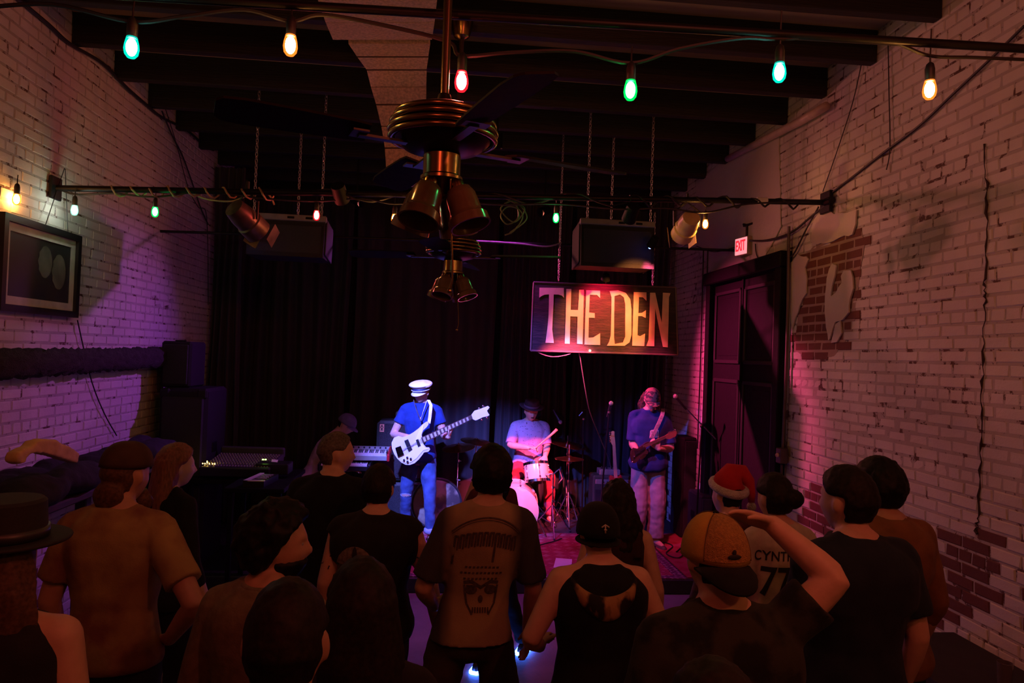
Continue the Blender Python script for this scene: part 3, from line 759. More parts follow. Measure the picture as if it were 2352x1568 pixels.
c2 = P(1042, 570, 4.72); fan(tuple(c2), (168, 258, 348, 78), ZB+.03, 'smaller looking brass ceiling fan with bell shades hanging further down the room')

# ------------------------------------------------------------------ pipes and cables
def pipe(name, pts, r, m, label, cat, n=10): return tag(MB().tube(pts, r, n).build(name, m, None, 40), label, cat)
pl, pr = P(125, 432, 5.33), P(1905, 465, 5.41)
dirp = (pr-pl).normalized(); pl = pl+dirp*((XL+.012-pl.x)/dirp.x); pr = pr+dirp*((XR-.012-pr.x)/dirp.x)
rig = empty('rigging_pipe', tuple(pl), 'black rigging pipe spanning the room from the framed picture to the exposed bricks', 'pipe')
MB().tube([(0, 0, 0), pr-pl], .022, 12).build('tube', IRON, rig, 40)
MB().box((.006, 0, 0), (.02, .14, .16), bev=.005).build('wall_plate', IRON, rig)
MB().box(pr-pl-Vector((.01, 0, 0)), (.03, .15, .17), bev=.005).build('wall_plate', IRON, rig)
q = MB(); q.tube([pr-pl-Vector((.02, 0, 0)), pr-pl-Vector((.02, .0, .0))+Vector((0, -.10, 0))], .03, 10); q.build('flange', IRON, rig)
q = MB(); q.lathe([(.026, -.04), (.027, -.03), (.027, .03), (.026, .04)], 14, M4(frame(dirp), P(1750, 461, 5.40)-pl)); q.build('reflective_tape', mat('white_tape', (.75, .78, .72), .3), rig)
# cables wound round it
rs = random.Random(3)
for i, (t0, t1, k, lab) in enumerate(((.06, .26, 9, 'pale cord wound in a spiral round the left end of the rigging pipe'), (.72, .96, 6, 'black cables bundled round the right end of the rigging pipe'), (.30, .72, 4, 'thin black cable sagging along the middle of the rigging pipe'))):
    pts = []
    for j in range(60):
        t = t0+(t1-t0)*j/59; a = j/59*k*2*pi; rr = .03+.012*rs.random(); pts.append(pl.lerp(pr, t)+Vector((0, cos(a)*rr, sin(a)*rr-.02*abs(sin(a*.31)))))
    pipe('wound_cable', pts, .008 if i else .007, mat('buff_cord', (.30, .2, .12), .6) if i == 0 else RUBBER, lab, 'cable', 6)
nl, nr = P(735, 16, 2.5), P(2352, 112, 2.5); dn = (nr-nl).normalized(); nl = nl+dn*((XL-nl.x)/dn.x); nr = nr+dn*((XR-nr.x)/dn.x)
pipe('conduit', [nl, nr], .016, IRON, 'black steel conduit crossing the room above the nearest string lights', 'conduit')

# ------------------------------------------------------------------ string lights
POWER = {'cyan': 45, 'amber': 210, 'red': 240, 'green': 60, 'white': 80}
COLS = {'cyan': ((.35, 1, .85), (0, .55, .42)), 'amber': ((1, .50, .14), (1, .26, .03)), 'red': ((1, .16, .12), (1, .02, .04)), 'green': ((.10, 1, .30), (0, .8, .12)), 'white': ((.9, 1, .88), (.25, .75, .6))}
CORE, SHELL = {}, {}
for k, (a, b) in COLS.items(): CORE[k], SHELL[k] = lampglass(k, a, b, POWER[k])
SOCK = mat('black_socket', (.014, .014, .013), .5)
sock_me = MB().tube([(0, 0, .075), (0, 0, .04)], .0035, 6).lathe([(.006, .045), (.013, .038), (.017, .02), (.017, -.022), (.0145, -.026)], 14).mesh('socket', SOCK, 40)
shell = MB().lathe([(.013, -.015), (.017, -.022), (.0225, -.045), (.0245, -.062), (.0215, -.08), (.013, -.091), (.001, -.095)], 18)
core = MB().ball((0, 0, -.056), (.0175, .0175, .030), 14, 10)
bulb_me = {k: (shell.mesh('glass', SHELL[k], True), core.mesh('filament', CORE[k], True)) for k in COLS}
def bulb(x, y, Y, col, label, group=None, tilt=0, drop=.10, point=None):
    c = (Vector(point) if point else P(x, y, Y))+Vector((0, 0, .058)); r = empty('string_bulb', tuple(c), label, 'light bulb', None)
    s = put('socket', sock_me, r); g = put('glass', bulb_me[col][0], r); put('filament', bulb_me[col][1], r); q = MB(); q.tube([(0, 0, .07), (.002, 0, drop)], .003, 6); q.build('drop_cord', RUBBER, r); return r
bulb(302, 110, 2.5, 'cyan', 'glowing cyan bulb at the left end of the nearest light string')
bulb(667, 105, 2.5, 'amber', 'glowing amber bulb left of the pale air duct')
bulb(1060, 188, 2.5, 'red', 'glowing red bulb beside the rod of the near ceiling fan')
bulb(1448, 208, 2.5, 'green', 'glowing green bulb right of the near ceiling fan')
bulb(1790, 167, 2.5, 'cyan', 'glowing pale cyan bulb before the dark joists at upper right', drop=.17)
bulb(2135, 207, 2.5, 'amber', 'glowing amber bulb hanging in front of the right brick wall', drop=.17)
bulb(38, 458, 4.86, 'amber', 'bright amber bulb against the left wall above the framed picture')
bulb(171, 483, 5.3, 'white', 'small white bulb right above the framed picture')
bulb(356, 487, 5.33, 'green', 'small green bulb before the left brick wall')
bulb(727, 495, 5.36, 'red', 'small red bulb in front of the left hanging speaker')
bulb(906, 503, 5.37, 'amber', 'small amber bulb left of the near fan shades')
bulb(1277, 501, 5.38, 'green', 'small green bulb right of the near fan shades')
bulb(1620, 515, 5.40, 'amber', 'small amber bulb beside the tilted yellow-lit stage light')
def at25(L, Y): return [P(x, y, Y) for x, y in L]
def smooth(pts, k=6):                       # Catmull-Rom
    o = []; n = len(pts)
    for i in range(n-1):
        a, b, c, d = pts[max(0, i-1)], pts[i], pts[i+1], pts[min(n-1, i+2)]
        for j in range(k):
            t = j/k; o.append(.5*((2*b)+(c-a)*t+(2*a-5*b+4*c-d)*t*t+(3*b-a-3*c+d)*t**3))
    return o+[pts[-1]]
pipe('light_cable', smooth(at25([(-60, 20), (120, 10), (302, 50), (420, 38), (560, 22), (667, 48), (742, 34), (900, 62), (1030, 96), (1060, 128), (1180, 120), (1320, 118), (1448, 145), (1560, 112), (1700, 88), (1790, 90), (1960, 82), (2060, 100), (2135, 128), (2240, 132), (2380, 138)], 2.5)), .007, RUBBER, 'black cable that carries the nearest string of coloured bulbs', 'cable', 6)
pipe('light_cable', smooth(at25([(-20, 398), (38, 410), (120, 428), (171, 446), (260, 444), (356, 452), (470, 440), (600, 455), (727, 462), (830, 456), (906, 468), (1000, 462), (1150, 470), (1277, 468), (1420, 480), (1530, 478), (1620, 488), (1720, 468), (1860, 464)], 5.34)), .007, RUBBER, 'black cable that carries the further string of coloured bulbs', 'cable', 6)
# house bulbs behind the viewer, the same kind on the same kind of cord
for (pt, c, lab) in (((1.9, -.2, 3.42), 'amber', 'amber bulb of the string behind the viewer on the right'), ((-.5, .2, 3.52), 'red', 'red bulb of the string behind the viewer'), ((1.2, .5, 3.95), 'red', 'high red bulb of the string behind the viewer'), ((-.25, 3.5, 4.20), 'amber', 'amber bulb hung close under the joists above the frame')):
    bulb(0, 0, 0, c, lab, point=pt, drop=.4)

# ------------------------------------------------------------------ cables on the walls
def wallrun(L, X): return [PX(x, y, X) for x, y in L]
pipe('wall_cable', smooth(wallrun([(20, -20), (110, 55), (160, 100), (235, 145), (290, 200), (330, 235), (370, 268), (430, 300), (470, 335), (490, 345)], XL+.02)), .013, RUBBER, 'thick black cable bundle climbing the top of the left brick wall', 'cable', 6)
pipe('wall_cable', smooth(wallrun([(372, 255), (395, 310), (420, 360), (445, 430), (462, 480), (478, 515)], XL+.03)), .008, RUBBER, 'black cable slanting down the left wall beside the curtain', 'cable', 6)
pipe('wall_cable', smooth(wallrun([(380, 250), (405, 330), (432, 430), (455, 475), (475, 500), (478, 700)], XL+.03)), .005, RUBBER, 'thin black cable hanging next to the slanting cable on the left wall', 'cable', 6)
pipe('wall_cable', smooth(wallrun([(178, 735), (190, 790), (212, 880), (240, 950), (268, 1000)], XL+.02)), .005, RUBBER, 'thin black cable running down the left wall below the picture', 'cable', 6)
pipe('wall_cable', smooth(wallrun([(1895, 455), (1960, 405), (2030, 350), (2110, 290), (2190, 215), (2270, 140), (2352, 60)], XR-.012)), .009, RUBBER, 'black cable climbing diagonally across the upper right brick wall', 'cable', 6)
pipe('wall_cable', smooth(wallrun([(2040, 100), (2042, 210), (2044, 340), (2036, 390)], XR-.012)), .004, RUBBER, 'thin vertical wire on the upper right brick wall', 'cable', 5)
pipe('wall_cable', smooth(wallrun([(1982, 130), (1960, 230), (1925, 340), (1890, 440)], XR-.012)), .004, RUBBER, 'thin slanting wire above the right end of the rigging pipe', 'cable', 5)
pipe('wall_cable', smooth(wallrun([(1900, 468), (1860, 500), (1815, 535), (1760, 552), (1715, 552)], XR-.03)), .010, RUBBER, 'black cable looping from the rigging pipe to the exit sign', 'cable', 6)
pipe('wall_cable', smooth(wallrun([(1880, 475), (1850, 530), (1825, 580), (1806, 602), (1800, 640)], XR-.025)), .007, RUBBER, 'black cable dropping from the rigging pipe to the door frame', 'cable', 6)
pipe('wall_cable', smooth(wallrun([(1600, 565), (1640, 578), (1690, 568), (1700, 572)], XR-.02)), .005, RUBBER, 'thin black cable strung along the wall left of the exit sign', 'cable', 5)
pipe('wall_cable', smooth(wallrun([(1735, 560), (1740, 590), (1765, 615)], XR-.02)), .006, RUBBER, 'short black cable hanging below the exit sign', 'cable', 5)
for (x0, x1) in ((1616, 1604), (1626, 1614)): pipe('wall_conduit', wallrun([(x0, 570), (x0-6, 800), (x1-2, 1030)], XR-.015), .008, RUBBER, 'thin black conduit left of the dark door, '+('left' if x0 == 1616 else 'right')+' of the two', 'conduit', 6)
cj = empty('conduit', tuple(PX(1802, 820, XR-.04)), 'grey conduit beside the dark door ending in a switch box', 'conduit')
o_ = Vector(cj.location); q = MB(); q.tube([p-o_ for p in wallrun([(1812, 520), (1810, 700), (1804, 900), (1798, 1032)], XR-.035)], .014, 8); q.tube([p-o_ for p in wallrun([(1796, 1066), (1792, 1180)], XR-.035)], .012, 8); q.build('tube', mat('dull_conduit', (.10, .08, .08), .5, metal=.4), cj, 40)
MB().box(PX(1796, 1046, XR-.05)-o_, (.07, .09, .13), bev=.006).build('switch_box', MATS['dull_conduit'], cj)
MB().ball(PX(1786, 1045, XR-.09)-o_, .02).build('switch_button', mat('pale_button', (.6, .4, .4), .4), cj)
tag(MB().tube([v-Vector((0, 0, .06)) for v in wallrun([(1672, 352), (1760, 304), (1840, 262), (1898, 226)], XR-.05)], .035, 14).build('plastic_pipe', mat('cream_plastic', (.55, .44, .38), .4), None, True), 'pale plastic pipe running under the joists along the right wall', 'pipe')
for (a, b, lab) in (((545, 470), (545, 430), 0),): pass
pipe('power_cord', smooth(at25([(430, 436), (470, 456), (530, 462), (570, 448), (600, 440), (620, 450), (630, 470)], 5.6)), .007, MATS['buff_cord'], 'buff extension cord looping past the left stage light', 'cable', 6)
for i, L in enumerate(([(1160, 455), (1185, 470), (1190, 500), (1165, 515), (1150, 495), (1165, 475), (1190, 480), (1200, 500), (1180, 530), (1160, 540)], [(1175, 460), (1205, 480), (1180, 510), (1150, 480), (1180, 462), (1210, 500), (1170, 535)])):
    pipe('coiled_cable', smooth(at25(L, 5.45), 8), .006, mat('grey_cable', (.09, .075, .06), .5), ('larger' if i == 0 else 'smaller')+' loose coil of cable hanging from the rigging pipe right of the fan', 'cable', 6)
pipe('loose_wire', smooth([P(1330, 806, 7.22), P(1345, 900, 7.6), P(1356, 950, 8.0), P(1378, 1005, 8.5), P(1400, 1060, 8.8), P(1404, 1092, 8.86)]), .005, mat('grey_wire', (.12, .11, .12), .5), 'thin grey wire dropping from the sign behind the drummer', 'cable', 5)
pipe('loose_wire', smooth(at25([(1230, 796), (1236, 809), (1270, 819), (1310, 812), (1316, 800)], 7.22)), .005, MATS['grey_wire'], 'thin wire sagging under the lower left corner of the hanging sign', 'cable', 5)

# ------------------------------------------------------------------ chains and hanging speakers
link_me = MB().torus((0, 0, 0), .011, .0036, 12, 5, Rx(pi/2) , 1.0)
link_me.v = [(x, y, z*1.75) for x, y, z in link_me.v]; link_me = link_me.mesh('chain_link', STEEL, True)
def chain(a, b, label, step=.030, sc=1.0):
    a, b = Vector(a), Vector(b); L = (b-a).length; n = max(2, int(L/(step*sc))); d = (b-a)/n; r = empty('chain', tuple(a), label, 'chain', 'chains holding the hanging gear')
    R = frame(b-a).to_4x4()
    for i in range(n):
        o = put('chain_link', link_me, r); o.matrix_local = Matrix.Translation(d*(i+.5)) @ R @ Matrix.Rotation(pi/2*(i % 2), 4, 'Z') @ Matrix.Diagonal((sc, sc, sc, 1))
def hung_speaker(x0, x1, yt, yb, Y, label, m, chains, tone):
    a, b, c = P(x0, yt, Y), P(x1, yt+(x1-x0)*.036, Y), P(x0, yb, Y); w = (b-a).x; h = a.z-c.z
    r = empty('hanging_speaker', ((a.x+b.x)/2, Y, (a.z+c.z)/2), label, 'speaker'); r.rotation_euler = (radians(-6), radians(.2), 0)
    q = MB(); ys, hs = .45, h/2; pr_ = [(-.02, -hs), (0, hs-.06), (.03, hs-.05), (.03, hs), (ys, hs), (ys, -hs*.7)]
    q.rings([[(sx*w/2, y, z) for y, z in pr_] for sx in (-1, 1)]); q.build('cabinet', m, r)
    MB().box((0, -.012, -.03), (w-.05, .02, h-.13), bev=.006).build('grille', GRILLE, r)
    MB().box((0, .0, hs-.028), (w+.02, .05, .055), bev=.006).build('top_rail', tone, r)
    for sx in (-1, 1): MB().box((sx*(w/2+.008), .2, 0), (.014, .36, h*.8), bev=.004).build('side_plate', MATS['black_matte'], r)
    for sx in (-.12, .12): MB().box((sx*w+.17*w, -.026, hs-.03), (.06, .01, .02), bev=.003).build('handle_slot', BLACK, r)
    for i, (xa, ya, xb, yb_, Yo) in enumerate(chains): chain(P(xa, ya, Y+Yo) if ya > 150 else P(xa, ya, Y+Yo), P(xb, yb_, Y+Yo), ('left', 'middle', 'right')[i]+' chain holding the '+('left' if x0 < 1000 else 'right')+' hanging speaker')
    return r
def topz(x, yb_, Y):                        # where a plumb line from the speaker meets the joists
    p = P(x, yb_, Y); return pix((p.x, p.y, ZC))
def ch(x, yb_, Y, Yo): u, v = topz(x, yb_, Y+Yo); return (u, v, x, yb_, Yo)
CAB = mat('speaker_black', (.014, .013, .014), .7, bump=.3, scale=80, spec=.25)
hung_speaker(572, 747, 487, 586, 6.55, 'black speaker cabinet hanging on three chains at the left of the stage', CAB, (ch(583, 504, 6.55, .03), ch(684, 502, 6.55, .35), ch(738, 506, 6.55, .03)), mat('worn_rail', (.16, .15, .16), .6))
hung_speaker(1336, 1503, 500, 612, 6.55, 'black speaker cabinet hanging on three chains above the lettered sign', CAB, (ch(1349, 505, 6.55, .02), ch(1404, 502, 6.55, .35), ch(1494, 510, 6.55, .02)), MATS['worn_rail'])

# stage lights
def par(x, y, Y, target, label, size, m, lens):
    r = empty('stage_light', tuple(P(x, y, Y)), label, 'stage light'); o = Vector(r.location); R = frame(Vector(target)-o); M = M4(R, (0, 0, 0)); k = size
    MB().lathe([(.02, -.14*k), (.07*k, -.13*k), (.085*k, -.05*k), (.085*k, .02*k), (.095*k, .03*k), (.095*k, .13*k), (.088*k, .13*k), (.085*k, .03*k)], 22, M).build('housing', m, r, 40)
    MB().lathe([(.001, .02*k), (.08*k, .022*k)], 20, M).build('lens', lens, r)
    q = MB(); a = R@Vector((.105*k, 0, 0)); b = R@Vector((-.105*k, 0, 0)); q.tube([a, a*1.05+Vector((0, 0, .12*k)), Vector((0, 0, .20*k)), b*1.05+Vector((0, 0, .12*k)), b], .008*k, 6); q.tube([(0, 0, .2*k), (0, 0, .27*k)], .012*k, 8); q.build('yoke', IRON, r)
    for sg in (-1, 1): MB().box(M@Vector((sg*.10*k, 0, .18*k)), (.10*k, .14*k, .004), R @ Ry(sg*1.2), 0).build('barn_door', m, r)
    return r
LENS = mat('dark_lens', (.05, .05, .06), .1)
par(566, 505, 5.45, (.6, 8.6, .9), 'dark theatre can light tilted down before the left hanging speaker', 1.05, mat('scuffed_can', (.09, .07, .06), .4, metal=.5, var=.5), LENS)
par(1577, 520, 5.45, P(1450, 750, 7.18), 'yellow-lit theatre can light under the right end of the rigging pipe', .95, mat('yellowed_can', (.60, .44, .20), .45, var=.15), LENS)  # glow of the amber bulb beside it is put into the can colour
def ledpar(x, y, Y, col, label, target):
    r = empty('led_light', tuple(P(x, y, Y)), label, 'stage light'); R = frame(Vector(target)-Vector(r.location)); M = M4(R, (0, 0, 0))
    MB().lathe([(.001, -.12), (.035, -.115), (.04, -.01), (.03, -.008)], 16, M).build('housing', BLACK, r, 40)
    MB().ball((0, 0, 0), .014).build('indicator', mat('indicator_'+col, (.02, .04, .3), .4, emit=(.06, .14, 1) if col == 'blue' else (1, .9, .5), estr=34), r, True); MB().tube([(0, -.02, 0), (.02, .1, .01), (.03, .24, .02)], .010, 8).build('bracket', IRON, r); return r
ledpar(577, 546, 6.36, 'blue', 'tiny blue indicator lamp below the left theatre can', P(955, 1010, 8.0))
for (o_, tg, lab) in ((BLUE_AT, P(962, 1040, 8.0), 'small black stage can clamped to the rigging pipe left of the fans'), (PINK_AT, P(1215, 1100, 8.6), 'small black stage can clamped to the rigging pipe above the sign')):
    r = empty('stage_light', tuple(o_), lab, 'stage light'); d_ = (tg-o_).normalized(); M = M4(frame(d_), -d_*.04)
    MB().lathe([(.02, -.15), (.05, -.14), (.055, -.02), (.055, .0), (.045, -.01), (.001, -.012)], 18, M).build('housing', BLACK, r, 40)
    t_ = (o_.x-pl.x)/(pr.x-pl.x); up_ = pl.lerp(pr, t_)-o_; q = MB(); q.tube([(-d_*.1), Vector((0, up_.y*.6, up_.z*.6)), up_], .010, 8); q.torus(up_, .026, .006, 14, 6, frame((1, 0, 0))); q.build('clamp', IRON, r, 40)
for (o_, tg, lab) in ((VIO_AT, Vector((-2.8, 6.0, 2.0)), 'black stage can under the rear joists turned to the left wall'), (MAG_AT, Vector((2.95, 6.4, 2.0)), 'black stage can under the rear joists turned to the right wall'), (Vector((.4, 6.8, 4.1)), Vector((.4, 7.3, .14)), 'black stage can under the joists aimed down at the rug')):
    r = empty('stage_light', tuple(o_), lab, 'stage light'); d_ = (tg-o_).normalized(); M = M4(frame(d_), -d_*.06)
    MB().lathe([(.02, -.15), (.05, -.14), (.055, -.02), (.055, .0), (.045, -.01), (.001, -.012)], 18, M).build('housing', BLACK, r, 40)
    MB().tube([-d_*.14, -d_*.14+Vector((0, 0, ZC-o_.z+d_.z*.14))], .009, 8).build('drop_rod', IRON, r)
ledpar(1493, 568, 6.42, 'blue', 'tiny blue indicator lamp on the right edge of the right hanging speaker', P(1195, 1090, 8.6))

# ------------------------------------------------------------------ THE DEN sign
Y = 7.2; a, b, c, d = P(1226, 648, Y), P(1552, 660, Y), P(1557, 815, Y), P(1219, 805, Y); o = (a+b+c+d)/4
sg_ = empty('hanging_sign', tuple(o), 'black wooden sign with tall tan letters reading THE DEN hung on two chains', 'sign')
q = MB(); q.slab([[a-o, b-o, c-o, d-o]], (0, 1, 0), .035); q.build('board', mat('worn_sign_board', (.045, .026, .024), .6, col2=(.012, .010, .010), thr=(.35, .6), scale=5, stretch=(1, 1, 9), bump=.3), sg_)
for (m, n_) in ((a, b), (b, c), (c, d), (d, a)): MB().tube([m-o+Vector((0, .0, 0)), n_-o+Vector((0, .0, 0))], .009, 6).build('edge_strip', mat('sign_edge', (.12, .09, .085), .5), sg_)
LET = mat('sign_letter_paint', (.82, .60, .38), .55, var=.15, scale=7)
ZS = lambda L: [P(1150+x/3.485, 400+y/3.485, Y-.004)-o for x, y in L]
letters = [
 [[(310, 908), (505, 910), (505, 988), (490, 972), (462, 963), (424, 962), (421, 1050), (416, 1150), (412, 1240), (425, 1350), (358, 1348), (373, 1240), (382, 1150), (386, 1050), (387, 962), (352, 964), (328, 974), (308, 988)]],
 [[(525, 918), (565, 918), (559, 1085), (618, 1087), (628, 925), (665, 925), (660, 1150), (655, 1360), (610, 1357), (615, 1140), (556, 1137), (552, 1357), (512, 1355), (520, 1140)]],
 [[(684, 928), (795, 932), (795, 992), (770, 966), (712, 964), (707, 1106), (752, 1112), (752, 1150), (704, 1148), (702, 1308), (740, 1306), (795, 1272), (795, 1366), (670, 1363), (676, 1150)]],
 [[(872, 935), (940, 930), (1000, 950), (1036, 1000), (1046, 1080), (1046, 1285), (1030, 1345), (990, 1373), (850, 1372), (868, 1340), (880, 1290), (885, 1100), (886, 985)], [(910, 975), (955, 962), (985, 985), (996, 1040), (996, 1300), (978, 1346), (912, 1358), (906, 1300), (908, 1100)]],
 [[(1065, 943), (1166, 945), (1166, 1012), (1138, 985), (1106, 983), (1101, 1112), (1132, 1108), (1162, 1088), (1160, 1150), (1130, 1136), (1099, 1135), (1094, 1288), (1115, 1296), (1155, 1275), (1148, 1375), (1052, 1372), (1058, 1150)]],
 [[(1195, 948), (1236, 948), (1288, 1190), (1298, 948), (1358, 952), (1346, 985), (1342, 1180), (1336, 1385), (1298, 1382), (1236, 1075), (1228, 1376), (1165, 1375), (1183, 1325), (1190, 1150)]]]
for L in letters: MB().slab([ZS(l) for l in L], (0, -1, 0), .006).build('letter', LET, sg_)
MB().ball(P(1355, 805, Y-.02)-o, .011).build('indicator', mat('warm_spark', (.5, .4, .2), .4, emit=(1, .8, .4), estr=12), sg_, True)
q = MB(); q.tube([P(1392, 650, Y)-o, P(1392, 630, Y-.2)-o, P(1392, 634, Y-.36)-o], .008, 6); q.build('lamp_arm', IRON, sg_)
q = MB(); q.lathe([(.012, .04), (.03, .03), (.045, -.03), (.04, -.03), (.026, .025)], 16, M4(Rx(.7), P(1392, 636, Y-.38)-o)); q.build('lamp_hood', BLACK, sg_, 40)
for (x, yt, yb_, s) in ((1283, 560, 645, 'left'), (1499, 575, 656, 'right')):
    p = P(x, yb_, Y+.01); chain((p.x, p.y, p.z+.75 if s == 'right' else ZC), tuple(p), s+' chain holding the lettered sign', sc=.9)
u0, u1 = P(880, 548, 7.25), P(1600, 572, 7.25); du = (u1-u0).normalized()
pipe('support_bar', [u0+du*((XL-u0.x)/du.x), u1+du*((XR-u1.x)/du.x)], .014, IRON, 'thin black bar carrying cables high over the stage behind the fans', 'pipe')
pipe('loose_cable', smooth(at25([(1090, 553), (1150, 556), (1200, 560), (1255, 566), (1290, 557)], 7.2)), .008, mat('grey_cable2', (.2, .18, .19), .5), 'pale cable lying along the bar high over the stage', 'cable', 6)

# ------------------------------------------------------------------ EXIT sign
ex = empty('exit_sign', tuple(PX(1712, 566, XR-.02)), 'small red lit EXIT sign projecting from the wall above the door', 'sign'); o = Vector(ex.location)
a, b = P(1690, 545, 6.9), P(1718, 540, 7.0); cen = P(1700, 566, 6.95); Re = Rz(radians(-80))
fw, fh = .22, .185
M = M4(Re, cen-o)
MB().box(M@Vector((.02, .045, 0)), (fw, .09, fh), Re, .008).build('box', mat('cream_metal', (.46, .30, .22), .5), ex)
MB().box(M@Vector((.02, -.004, 0)), (fw-.02, .010, fh-.02), Re, .003).build('face', mat('exit_face', (.8, .5, .5), .4, emit=(1, .30, .34), estr=1.1), ex)
cu = bpy.data.curves.new('t', 'FONT'); cu.body = 'EXIT'; cu.size = .115; cu.align_x = 'CENTER'; cu.align_y = 'CENTER'; cu.extrude = .002; cu.offset = .002
t = bpy.data.objects.new('t', cu); COL.objects.link(t); me = bpy.data.meshes.new_from_object(t.evaluated_get(bpy.context.evaluated_depsgraph_get())); bpy.data.objects.remove(t)
me.transform(M @ Matrix.Translation((.02, -.012, 0)) @ Matrix.Rotation(pi/2, 4, 'X') @ Matrix.Diagonal((.70, 1.3, 1, 1))); me.name = 'lettering'; me.materials.clear(); me.materials.append(mat('exit_red', (.6, .01, .02), .4, emit=(1, .015, .03), estr=1.6)); put('lettering', me, ex)
MB().tube([M@Vector((.03, .05, fh/2)), M@Vector((.03, .05, fh/2+.12))], .012, 8).build('stem', IRON, ex)
q = MB(); q.box(M@Vector((.06, .06, fh/2+.12)), (.16, .05, .02), Re, .004); q.tube([M@Vector((.03, .05, fh/2+.12)), Vector((.0, .06, fh/2+.14))], .012, 8); q.build('bracket', IRON, ex)

# ------------------------------------------------------------------ framed picture on the left wall
fr = empty('picture_frame', (XL+.02, 5.30, 2.69), 'black framed dark photograph with pale mat on the left brick wall', 'picture')
X = XL+.035; A_ = [PX(x, y, X+.02) for x, y in ((18, 492), (192, 540), (178, 730), (-4, 712))]; o = Vector(fr.location)
yl, yr = (A_[0].y+A_[3].y)/2, (A_[1].y+A_[2].y)/2; zt, zb = (A_[0].z+A_[1].z)/2, (A_[2].z+A_[3].z)/2
def rect(m): return [Vector((0, yl+m, zb+m)), Vector((0, yr-m, zb+m)), Vector((0, yr-m, zt-m)), Vector((0, yl+m, zt-m))]
sh_ = lambda L, x: [Vector((x-o.x, v.y-o.y, v.z-o.z)) for v in L]
MB().slab([sh_(rect(0), XL+.02), sh_(rect(.045), XL+.02)], (1, 0, 0), .035).build('frame', mat('black_frame', (.015, .013, .013), .35), fr)
MB().slab([sh_(rect(.04), XL+.02), sh_(rect(.10), XL+.02)], (1, 0, 0), .012).build('mat_board', mat('pale_mat', (.55, .50, .44), .8), fr)
MB().slab([sh_(rect(.095), XL+.02)], (1, 0, 0), .006).build('print', mat('dark_print_paper', (.018, .018, .018), .5, col2=(.035, .035, .033), thr=(.3, .8), scale=3), fr)
for (yy, zz, ry, rz_) in ((.56, .64, .085, .11), (.80, .52, .09, .125)):  # pale ovals painted in as lamp reflections on the glass
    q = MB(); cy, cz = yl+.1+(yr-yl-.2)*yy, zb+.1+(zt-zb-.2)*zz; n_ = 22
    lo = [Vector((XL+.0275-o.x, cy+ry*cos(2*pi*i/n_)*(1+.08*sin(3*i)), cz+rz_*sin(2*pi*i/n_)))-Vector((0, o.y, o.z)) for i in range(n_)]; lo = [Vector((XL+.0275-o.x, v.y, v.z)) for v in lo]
    q.slab([lo], (1, 0, 0), .0006); q.build('printed_shape', mat('print_grey', (.13, .14, .11), .6, var=.4, scale=6), fr)  # the painted lamp reflections, not part of the print
g = bpy.data.materials.new('picture_glass'); g.use_nodes = True; N, L_ = g.node_tree.nodes, g.node_tree.links; N.remove(N['Principled BSDF'])
tr, gl, mx = N.new('ShaderNodeBsdfTransparent'), N.new('ShaderNodeBsdfGlossy'), N.new('ShaderNodeMixShader'); fz = N.new('ShaderNodeValue'); fz.outputs[0].default_value = .05; gl.inputs['Roughness'].default_value = .12
L_.new(fz.outputs[0], mx.inputs[0]); L_.new(tr.outputs[0], mx.inputs[1]); L_.new(gl.outputs[0], mx.inputs[2]); L_.new(mx.outputs[0], N['Material Output'].inputs[0])
MB().slab([sh_(rect(.044), XL+.034)], (1, 0, 0), .003).build('glass_pane', g, fr)
q = MB(); q.tube([(.02, -.12, zt-o.z-.01), (.005, .12, zt-o.z+.45)], .003, 5); q.tube([(.02, .18, zt-o.z-.01), (.005, .13, zt-o.z+.45)], .003, 5); q.build('hanging_wire', RUBBER, fr)

# furry black roll on the left wall
q = MB(); rg = []; rs = random.Random(2); nst = 90; p0, p1 = Vector((XL+.10, 4.0, 2.03)), Vector((XL+.10, 7.20, 2.07))
for i in range(nst+1):
    c = p0.lerp(p1, i/nst); rr = .070 if 0 < i < nst else .02
    rg.append([(c.x+(rr+rs.uniform(-.014, .02))*cos(2*pi*j/26)*.9, c.y+rs.uniform(-.01, .01), c.z+(rr*1.2+rs.uniform(-.014, .022))*sin(2*pi*j/26)) for j in range(26)])
q.rings(rg); tag(q.build('fur_garland', mat('black_fur', (.035, .028, .032), .95, bump=1, scale=50, bscale=120), None, True), 'thick dark fuzzy roll mounted along the left brick wall', 'garland')
# speakers at the left wall
pa = empty('floor_speaker', (-2.42, 7.25, 0), 'tall black loudspeaker standing against the left wall beside the curtain', 'speaker')
zt = P(415, 892, 7.0).z; x0, x1 = P(360, 950, 7.0).x, P(472, 950, 7.0).x; w = x1-x0; pa.location.x = (x0+x1)/2
MB().box((0, .1, zt/2+.03), (w, .62, zt-.06), bev=.03).build('cabinet', CAB, pa)
MB().box((0, -.22, zt/2+.05), (w-.06, .03, zt-.26), bev=.012).build('grille', GRILLE, pa)
for sx in (-1, 1):
    MB().box((sx*(w/2-.05), -.2, zt-.05), (.09, .05, .09), bev=.015).build('corner_guard', MATS['black_matte'], pa)
    MB().box((sx*w/2.02, .05, zt*.68), (.02, .14, .10), bev=.006).build('handle', IRON, pa)
for sx in (-1, 1):
    for sy in (-1, 1): MB().lathe([(.03, 0), (.035, .0), (.035, .06)], 12, Matrix.Translation((sx*(w/2-.07), .1+sy*.24, 0))).build('foot', RUBBER, pa)
z2 = P(400, 783, 7.15).z; x0, x1 = P(367, 830, 7.1).x, P(437, 830, 7.1).x
sp = empty('box_speaker', ((x0+x1)/2, 7.33, zt), 'smaller black box speaker standing on top of the tall loudspeaker at left', 'speaker')
